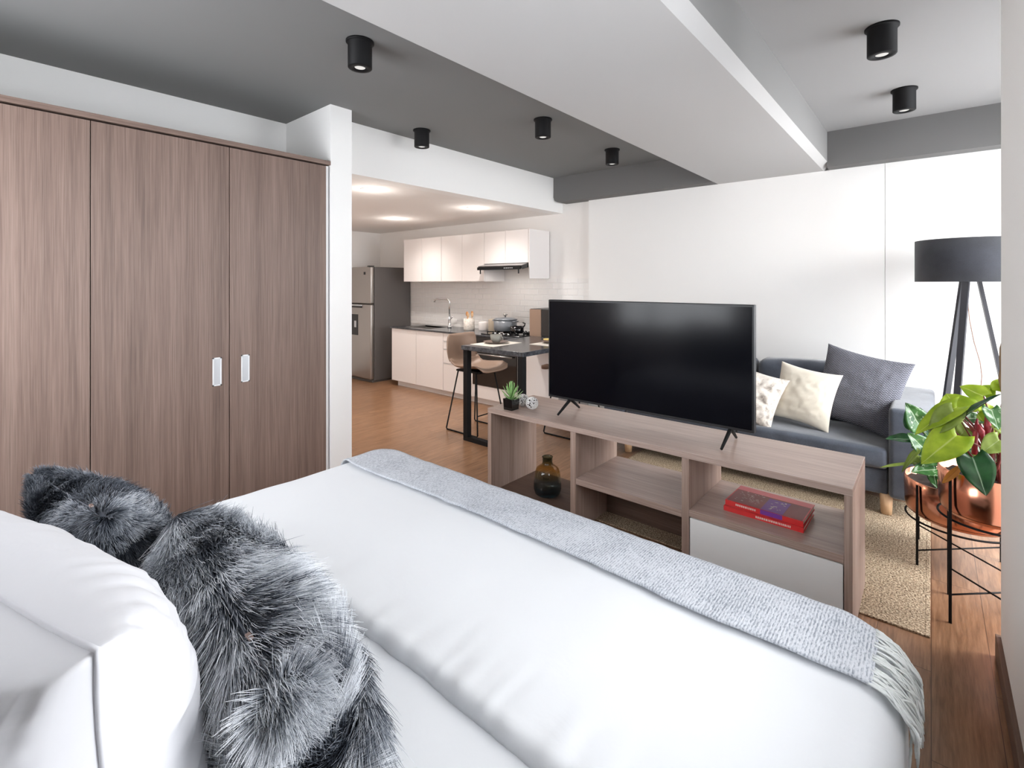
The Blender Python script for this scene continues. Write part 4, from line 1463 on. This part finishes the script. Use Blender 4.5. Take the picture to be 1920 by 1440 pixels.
foliage(m, uvs, 'foliage', [M['dark'], M['varieg'], M['olive']], pb)
stems.build('stems', M['greenstem'], pb)

# ================================================================== BED
ZB = 0.60            # mattress top
BX0, BX1, BY0, BY1 = -2.155, -0.052, -0.40, 1.515
bed = thing('bed', (-1.1, 0.55, 0), 'wide low bed with white sheet in the foreground', 'bed')
MB().box(BX0 + 0.12, BX1 - 0.10, BY0, BY1 - 0.12, 0.10, 0.28, bev=0.01).build('frame', M['headboard'], bed)
for x in (BX0 + 0.2, BX1 - 0.2):
    for y in (BY0 + 0.1, BY1 - 0.25):
        MB().lathe([(0.0, 0), (0.03, 0), (0.03, 0.10), (0.0, 0.10)], (x, y, 0), 16).build('leg', M['black'], bed)
MB().box(BX0 + 0.05, BX1 - 0.04, BY0 + 0.01, BY1 - 0.07, 0.285, ZB - 0.012, bev=0.06, seg=5).build('mattress', M['sheet'], bed)
MB().box(BX0, BX1, -0.55, -0.42, 0.0, 1.02, bev=0.02, seg=4).build('headboard', M['headboard'], bed, 'charcoal fabric headboard')


def drape(p, q, top, x0, x1, y0_, y1_, R=0.22, r=0.07, ripple=0.0, seed=0.0):
    """Lay the cloth point (p, q) over a bed top; outside the rounded top outline it rolls over the edge and hangs."""
    cx = min(max(p, x0 + R), x1 - R)
    cy = min(max(q, y0_ + R), y1_ - R)
    dv = V((p - cx, q - cy, 0))
    L = dv.length
    if L <= R - r:
        return V((p, q, top))
    dn = dv / L
    e = L - (R - r)
    base = V((cx, cy, 0)) + dn * (R - r)
    if e < r * math.pi / 2:
        t = e / r
        return base + dn * (r * math.sin(t)) + V((0, 0, top - r * (1 - math.cos(t))))
    h = e - r * math.pi / 2
    s = q if abs(dn.x) > abs(dn.y) else p
    wv = ripple * min(1, h * 5) * (math.sin(s * 17 + seed) + 0.6 * math.sin(s * 31 + 2 * seed))
    return base + dn * (r + wv) + V((0, 0, top - r - h))


# inner cover layer near the head
m = MB()
def fnn(u, v):
    p = BX0 - 0.24 + (BX1 - BX0 + 0.42) * u
    q = -0.38 + (1.05 + 0.38) * v
    P = drape(p, q, ZB + 0.014, BX0 + 0.015, BX1 - 0.012, -1.2, 2.5, 0.12, 0.08, 0.006)
    k = 1 if P.z > ZB else 0
    P.z += k * (0.004 * fbm(p * 2.2, q * 5, 1) + 0.003 * math.sin(q * 9 + p * 1.4))
    return P
m.grid(fnn, 90, 60)
o = m.build('bed_sheet', M['sheet'], None, loc=(-1.1, 0.4, ZB))
tag(o, 'white cotton under-cover stretched over the bed near the pillows', 'bed sheet')
sd = o.modifiers.new('thick', 'SOLIDIFY')
sd.thickness = 0.008
sd.offset = 1

# duvet, folded back in a soft roll across the bed
m = MB()
ZT = ZB + 0.052
RF = 0.028
def fold_y(p):
    return 0.705 + 0.008 * math.sin(p * 3.1) + 0.010 * fbm(p * 2.0, 3.3) - 0.02 * max(0, -1.6 - p)
QL = 1.50 - 0.68 + 0.36
def fd(u, v):
    p = BX0 - 0.30 + (BX1 - BX0 + 0.52) * u
    s = v * (QL + 0.12)
    fy = fold_y(p)
    rr = RF
    arc = math.pi * rr
    if s < 0.05:                       # hidden underside
        q, under = fy + rr + (0.05 - s), -2 * rr
    elif s < 0.05 + arc:
        t = (s - 0.05) / rr
        q, under = fy + rr - rr * math.sin(t), -rr - rr * math.cos(t)
    else:
        q, under = fy + rr + (s - 0.05 - arc), 0
    P = drape(p, max(q, 0.3), ZT, BX0 - 0.01, BX1 + 0.012, -2.0, BY1 + 0.035, 0.14, 0.085, 0.008, 1.3)
    P.z += under
    if P.z > ZT - 0.09:
        near = math.exp(-max(0, q - fy) / 0.10)
        P.z += 0.0055 * fbm(p * 2.6, q * 2.6, 9) + 0.0035 * near * fbm(p * 24, q * 5, 2) * (1 if under > -rr else 0)
        P.y += 0.004 * near * fbm(p * 14, q * 3, 5)
    return P
m.grid(fd, 240, 130)
o = m.build('duvet', M['duvet'], None, loc=(-1.1, 1.1, ZT))
tag(o, 'white cotton duvet folded back over the foot half of the bed', 'duvet')
sd = o.modifiers.new('thick', 'SOLIDIFY')
sd.thickness = 0.006
sd.offset = -1

# throw blanket across the foot
tw = thing('throw_blanket', (-1.1, 1.4, ZT), 'speckled pale grey knitted throw laid across the foot of the bed with a white fringe', 'throw')
def ft(u, v):
    p = BX0 - 0.12 + (-0.095 - BX0 + 0.12) * u
    return thr(p, v)


def thr(p, v, lift=0.0):
    q0 = 1.275 + 0.012 * math.sin(p * 4.2) + 0.012 * fbm(p * 3, 7.7) - 0.03 * max(0, p + 0.35)
    q = q0 + (1.515 + 0.36 - q0) * v
    P = drape(p, q, ZT + 0.012 + lift, BX0 - 0.02, BX1 + 0.020, -2.0, BY1 + 0.047, 0.15, 0.09, 0.008, 1.3)
    P.z += 0.0055 * fbm(p * 2.6, q * 2.6, 9) + 0.0015 * fbm(p * 20, q * 20, 3)
    return P


m = MB().grid(ft, 220, 60)
o = m.build('blanket', M['knit'], tw)
sd = o.modifiers.new('thick', 'SOLIDIFY')
sd.thickness = 0.007
sd.offset = 1
fr_ = MB()
r4 = random.Random(11)
for k in range(30):
    vb = (k + r4.uniform(-0.2, 0.2)) / 30 * 0.56
    tl = r4.uniform(0.12, 0.21)
    dvt = r4.uniform(-0.10, 0.04)
    tlift = r4.uniform(0.004, 0.022)
    tout = r4.uniform(0.1, 1.0)
    for q_ in range(5):
        w1, w2 = r4.uniform(0, 6), r4.uniform(0.003, 0.009)
        Ls = tl * r4.uniform(0.75, 1.05)
        dv_ = dvt + r4.uniform(-0.035, 0.035)
        pts = []
        for i in range(12):
            f = i / 11
            P = thr(-0.10 + Ls * f, vb + dv_ * f, tlift * (0.4 + f)) + V((0.020 * f * tout, 0, 0))
            P += V((0, w2 * math.sin(w1 + f * 11) * min(1, f * 4), w2 * 0.7 * math.cos(w1 * 2 + f * 8) * min(1, f * 4)))
            pts.append(P)
        fr_.tube(pts, [0.0021] * 10 + [0.0028, 0.0014], 6)
fr_.build('fringe', M['fringe'], tw, 'white yarn fringe')
fr2 = MB()
for k in range(60):
    v = k / 59 * 0.8
    b0 = ft(0.004, v)
    P = b0 + V((0.004, 0, 0.003))
    fr2.tube([P, P + V((-0.02, r4.uniform(-.01, .01), -0.02)), P + V((-0.03, r4.uniform(-.015, .015), -0.08))], 0.0024, 6)
fr2.build('fringe', M['fringe'], tw, 'pale yarn fringe')

# white pillows standing at the head
def bed_pillow(c, a, b, T, lean, yaw, label, seed, roll=0):
    R = Euler((math.radians(lean), math.radians(roll), math.radians(yaw)), 'XYZ').to_matrix()
    t = thing('bed_pillow', c, label, 'pillow', 'white bed pillows')
    m = MB()
    g = lambda s: math.sin(s * math.pi / 2) * 0.6 + 0.4 * s
    n = 70
    for side in (1, -1):
        def fn(i, j, side=side):
            u, v = g(2 * i - 1), g(2 * j - 1)
            if side < 0:
                u = -u
            p = pillow_pt(u, v, side, a, b, T, 0.13, 0.005, seed, 0.38)
            # gathers running in from the seams
            eu, ev = 1 - abs(u), 1 - abs(v)
            gth = 0.017 * fbm(u * 13, 2.0 + side, seed, 2) * math.exp(-ev * 3.2) * min(1, ev * 12) + 0.017 * fbm(v * 11, 7.0 + side, seed, 2) * math.exp(-eu * 3.2) * min(1, eu * 12)
            p.y += -side * gth
            return R @ p + V(c)
        m.grid(fn, n, n)
    o = m.build('pillow_case', M['pillow'], t)
    weld(o, 0.0003)
    pts = []
    for k in range(120):
        f = k / 30
        i, f = int(f), f - int(f)
        u, v = [(2 * f - 1, -1), (1, 2 * f - 1), (1 - 2 * f, 1), (-1, 1 - 2 * f)][i]
        p = pillow_pt(u, v, 1, a * 1.003, b * 1.003, 0, 0.13)
        pts.append(R @ p + V(c))
    MB().tube(pts, 0.0035, 6, closed=True).build('seam_piping', M['seam'], t)
    return t


bed_pillow((-1.0, 0.062, 0.895), 0.375, 0.245, 0.19, 8, 12, 'large plump white pillow standing nearest the camera corner of the bed', 2.0)
bed_pillow((-1.80, 0.0, 0.865), 0.36, 0.235, 0.12, 14, 4, 'white pillow standing behind the plump one, mostly hidden by the dark fur cushion', 5.0)


# fur cushions
def fur_cushion(c, a, b, T, rot, label, seed, count, L0, style):
    R = Euler([math.radians(x) for x in rot], 'XYZ').to_matrix()
    t = thing('fur_cushion', c, label, 'cushion')
    n = 44
    m = pillow_mesh(a, b, T, R, c, 0.06, 0.006, seed, n, 0.42)
    o = m.build('cushion_cover', M['furbase'], t)
    weld(o)
    rg_ = np.random.default_rng(int(seed * 10) + 1)
    N = count
    side = np.where(rg_.random(N) < 0.5, 1.0, -1.0)
    u = 0.9995 * np.sin(rg_.uniform(-1.0, 1.0, N) * math.pi / 2)
    v = 0.9995 * np.sin(rg_.uniform(-1.0, 1.0, N) * math.pi / 2)

    def surf(u, v):
        pinch, pw = 0.06, 0.42
        x = a * u * (1 - pinch * (1 - v * v))
        zz = b * v * (1 - pinch * (1 - u * u))
        th = T * np.maximum(0, (1 - u * u) * (1 - v * v)) ** pw
        return np.stack([x, -side * th, zz], 1)
    e = 0.0004
    P = surf(u, v)
    du = surf(np.clip(u + e, -1, 1), v) - surf(np.clip(u - e, -1, 1), v)
    dv = surf(u, np.clip(v + e, -1, 1)) - surf(u, np.clip(v - e, -1, 1))
    nn = np.cross(du, dv)
    nn /= np.linalg.norm(nn, axis=1)[:, None] + 1e-9
    nn *= np.sign(np.sum(nn * np.stack([np.zeros(N), -side, np.zeros(N)], 1), 1))[:, None]
    # comb direction: a smooth swirling field
    fx, fz = np.zeros(N), np.zeros(N)
    r5 = random.Random(int(seed * 7))
    for k in range(5):
        kx, kz, ph_ = r5.uniform(-5, 5), r5.uniform(-5, 5), r5.uniform(0, 6.28)
        fx += np.sin(kx * u + kz * v + ph_)
        fz += np.cos(kx * v - kz * u + ph_ * 1.7)
    flow = np.stack([fx * 0.5 + style['flow'][0], np.zeros(N), fz * 0.5 + style['flow'][1]], 1)
    flow -= nn * np.sum(flow * nn, 1)[:, None]
    flow /= np.linalg.norm(flow, axis=1)[:, None] + 1e-9
    # clumps
    K = style['clumps']
    cu, cv = rg_.uniform(-1, 1, K), rg_.uniform(-1, 1, K)
    ctone = rg_.uniform(-1, 1, K)
    cdir = rg_.normal(0, style['stray'], (K, 3))
    d2 = np.empty(N, int)
    for s0_ in range(0, N, 4000):
        dd = (u[s0_:s0_ + 4000, None] - cu[None]) ** 2 * (a / b) ** 2 + (v[s0_:s0_ + 4000, None] - cv[None]) ** 2
        d2[s0_:s0_ + 4000] = np.argmin(dd, 1)
    L = L0 * rg_.uniform(0.6, 1.15, N)
    grav = np.array([[0, 0, -1.0]]) @ np.array(R)  # world down in local axes
    S = 6
    pts = np.zeros((N, S, 3))
    tone = np.zeros((N, S))
    rad = np.zeros((N, S))
    dirn = nn * style['lift'] + flow + cdir[d2] + rg_.normal(0, 0.12, (N, 3))
    dirn /= np.linalg.norm(dirn, axis=1)[:, None]
    cc = np.stack([cu[d2], cv[d2]], 1)
    cP = np.stack([a * cc[:, 0], P[:, 1], b * cc[:, 1]], 1)
    cur = P.copy()
    patch = np.zeros(N)
    for k in range(6):
        kx, kz, ph_ = r5.uniform(-7, 7), r5.uniform(-7, 7), r5.uniform(0, 6.28)
        patch += np.sin(kx * u + kz * v + ph_ + side) / 6
    for i in range(S):
        f = i / (S - 1)
        pull = (cP - P) * style['pull'] * f * f
        pts[:, i] = cur + pull
        lt = style['t0'] + (style['t1'] - style['t0']) * f ** 1.2 + patch * style['patch'] + ctone[d2] * style['ct'] * (0.3 + f)
        tone[:, i] = np.clip(lt + rg_.normal(0, 0.05, N), 0, 1)
        rad[:, i] = style['r'] * (1 - f ** 2 * 0.75)
        dirn = dirn + flow * 0.10 + grav * style['grav'] + rg_.normal(0, style['curl'], (N, 3))
        dirn /= np.linalg.norm(dirn, axis=1)[:, None]
        # keep the strand outside the cushion
        under = np.sum(dirn * nn, 1)
        dirn += nn * np.maximum(0, 0.03 - under)[:, None]
        cur = cur + dirn * (L / (S - 1))[:, None]
    W = pts.reshape(-1, 3) @ np.array(R).T
    hc = bpy.data.hair_curves.new('fur')
    hc.add_curves([S] * N)
    hc.attributes['position'].data.foreach_set('vector', W.astype(np.float32).ravel())
    ra = hc.attributes.get('radius') or hc.attributes.new('radius', 'FLOAT', 'POINT')
    ra.data.foreach_set('value', rad.astype(np.float32).ravel())
    ta = hc.attributes.new('tone', 'FLOAT', 'POINT')
    ta.data.foreach_set('value', tone.astype(np.float32).ravel())
    hc.materials.append(M['fur'])
    ho = bpy.data.objects.new('fur', hc)
    COL.objects.link(ho)
    ho.parent = t
    ho['kind'] = 'stuff'
    # zip along the upper edge
    zz = [R @ V((x_, 0.0, b * (1 - 0.06 * (1 - (x_ / a) ** 2)) + 0.006)) + V(c) for x_ in np.linspace(-a * 0.55, a * 0.75, 24)]
    MB().tube(zz, 0.002, 6).build('zip', M['zipper'], t)
    pz = zz[-3]
    MB().box(pz.x - 0.009, pz.x + 0.009, pz.y - 0.004, pz.y + 0.004, pz.z + 0.003, pz.z + 0.008, bev=0.002).build('zip_pull', M['ziptag'], t)
    return t


fur_cushion((-1.00, 0.42, 0.785), 0.34, 0.19, 0.125, (26, 0, -6), 'shaggy silver and charcoal long-fur cushion lying in front of the white pillow', 3.0, 110000, 0.085,
            dict(flow=(0.5, -0.5), lift=0.14, stray=0.12, clumps=1500, pull=0.2, t0=-0.02, t1=1.0, patch=0.55, ct=0.42, r=0.00058, curl=0.065, grav=0.02))
fur_cushion((-1.70, 0.32, 0.787), 0.32, 0.19, 0.115, (28, -5, 4), 'dark charcoal short-fur cushion near the wardrobe side of the bed', 6.0, 70000, 0.036,
            dict(flow=(0.2, -0.3), lift=0.5, stray=0.22, clumps=2500, pull=0.2, t0=0.02, t1=0.62, patch=0.3, ct=0.16, r=0.0007, curl=0.08, grav=0.03))
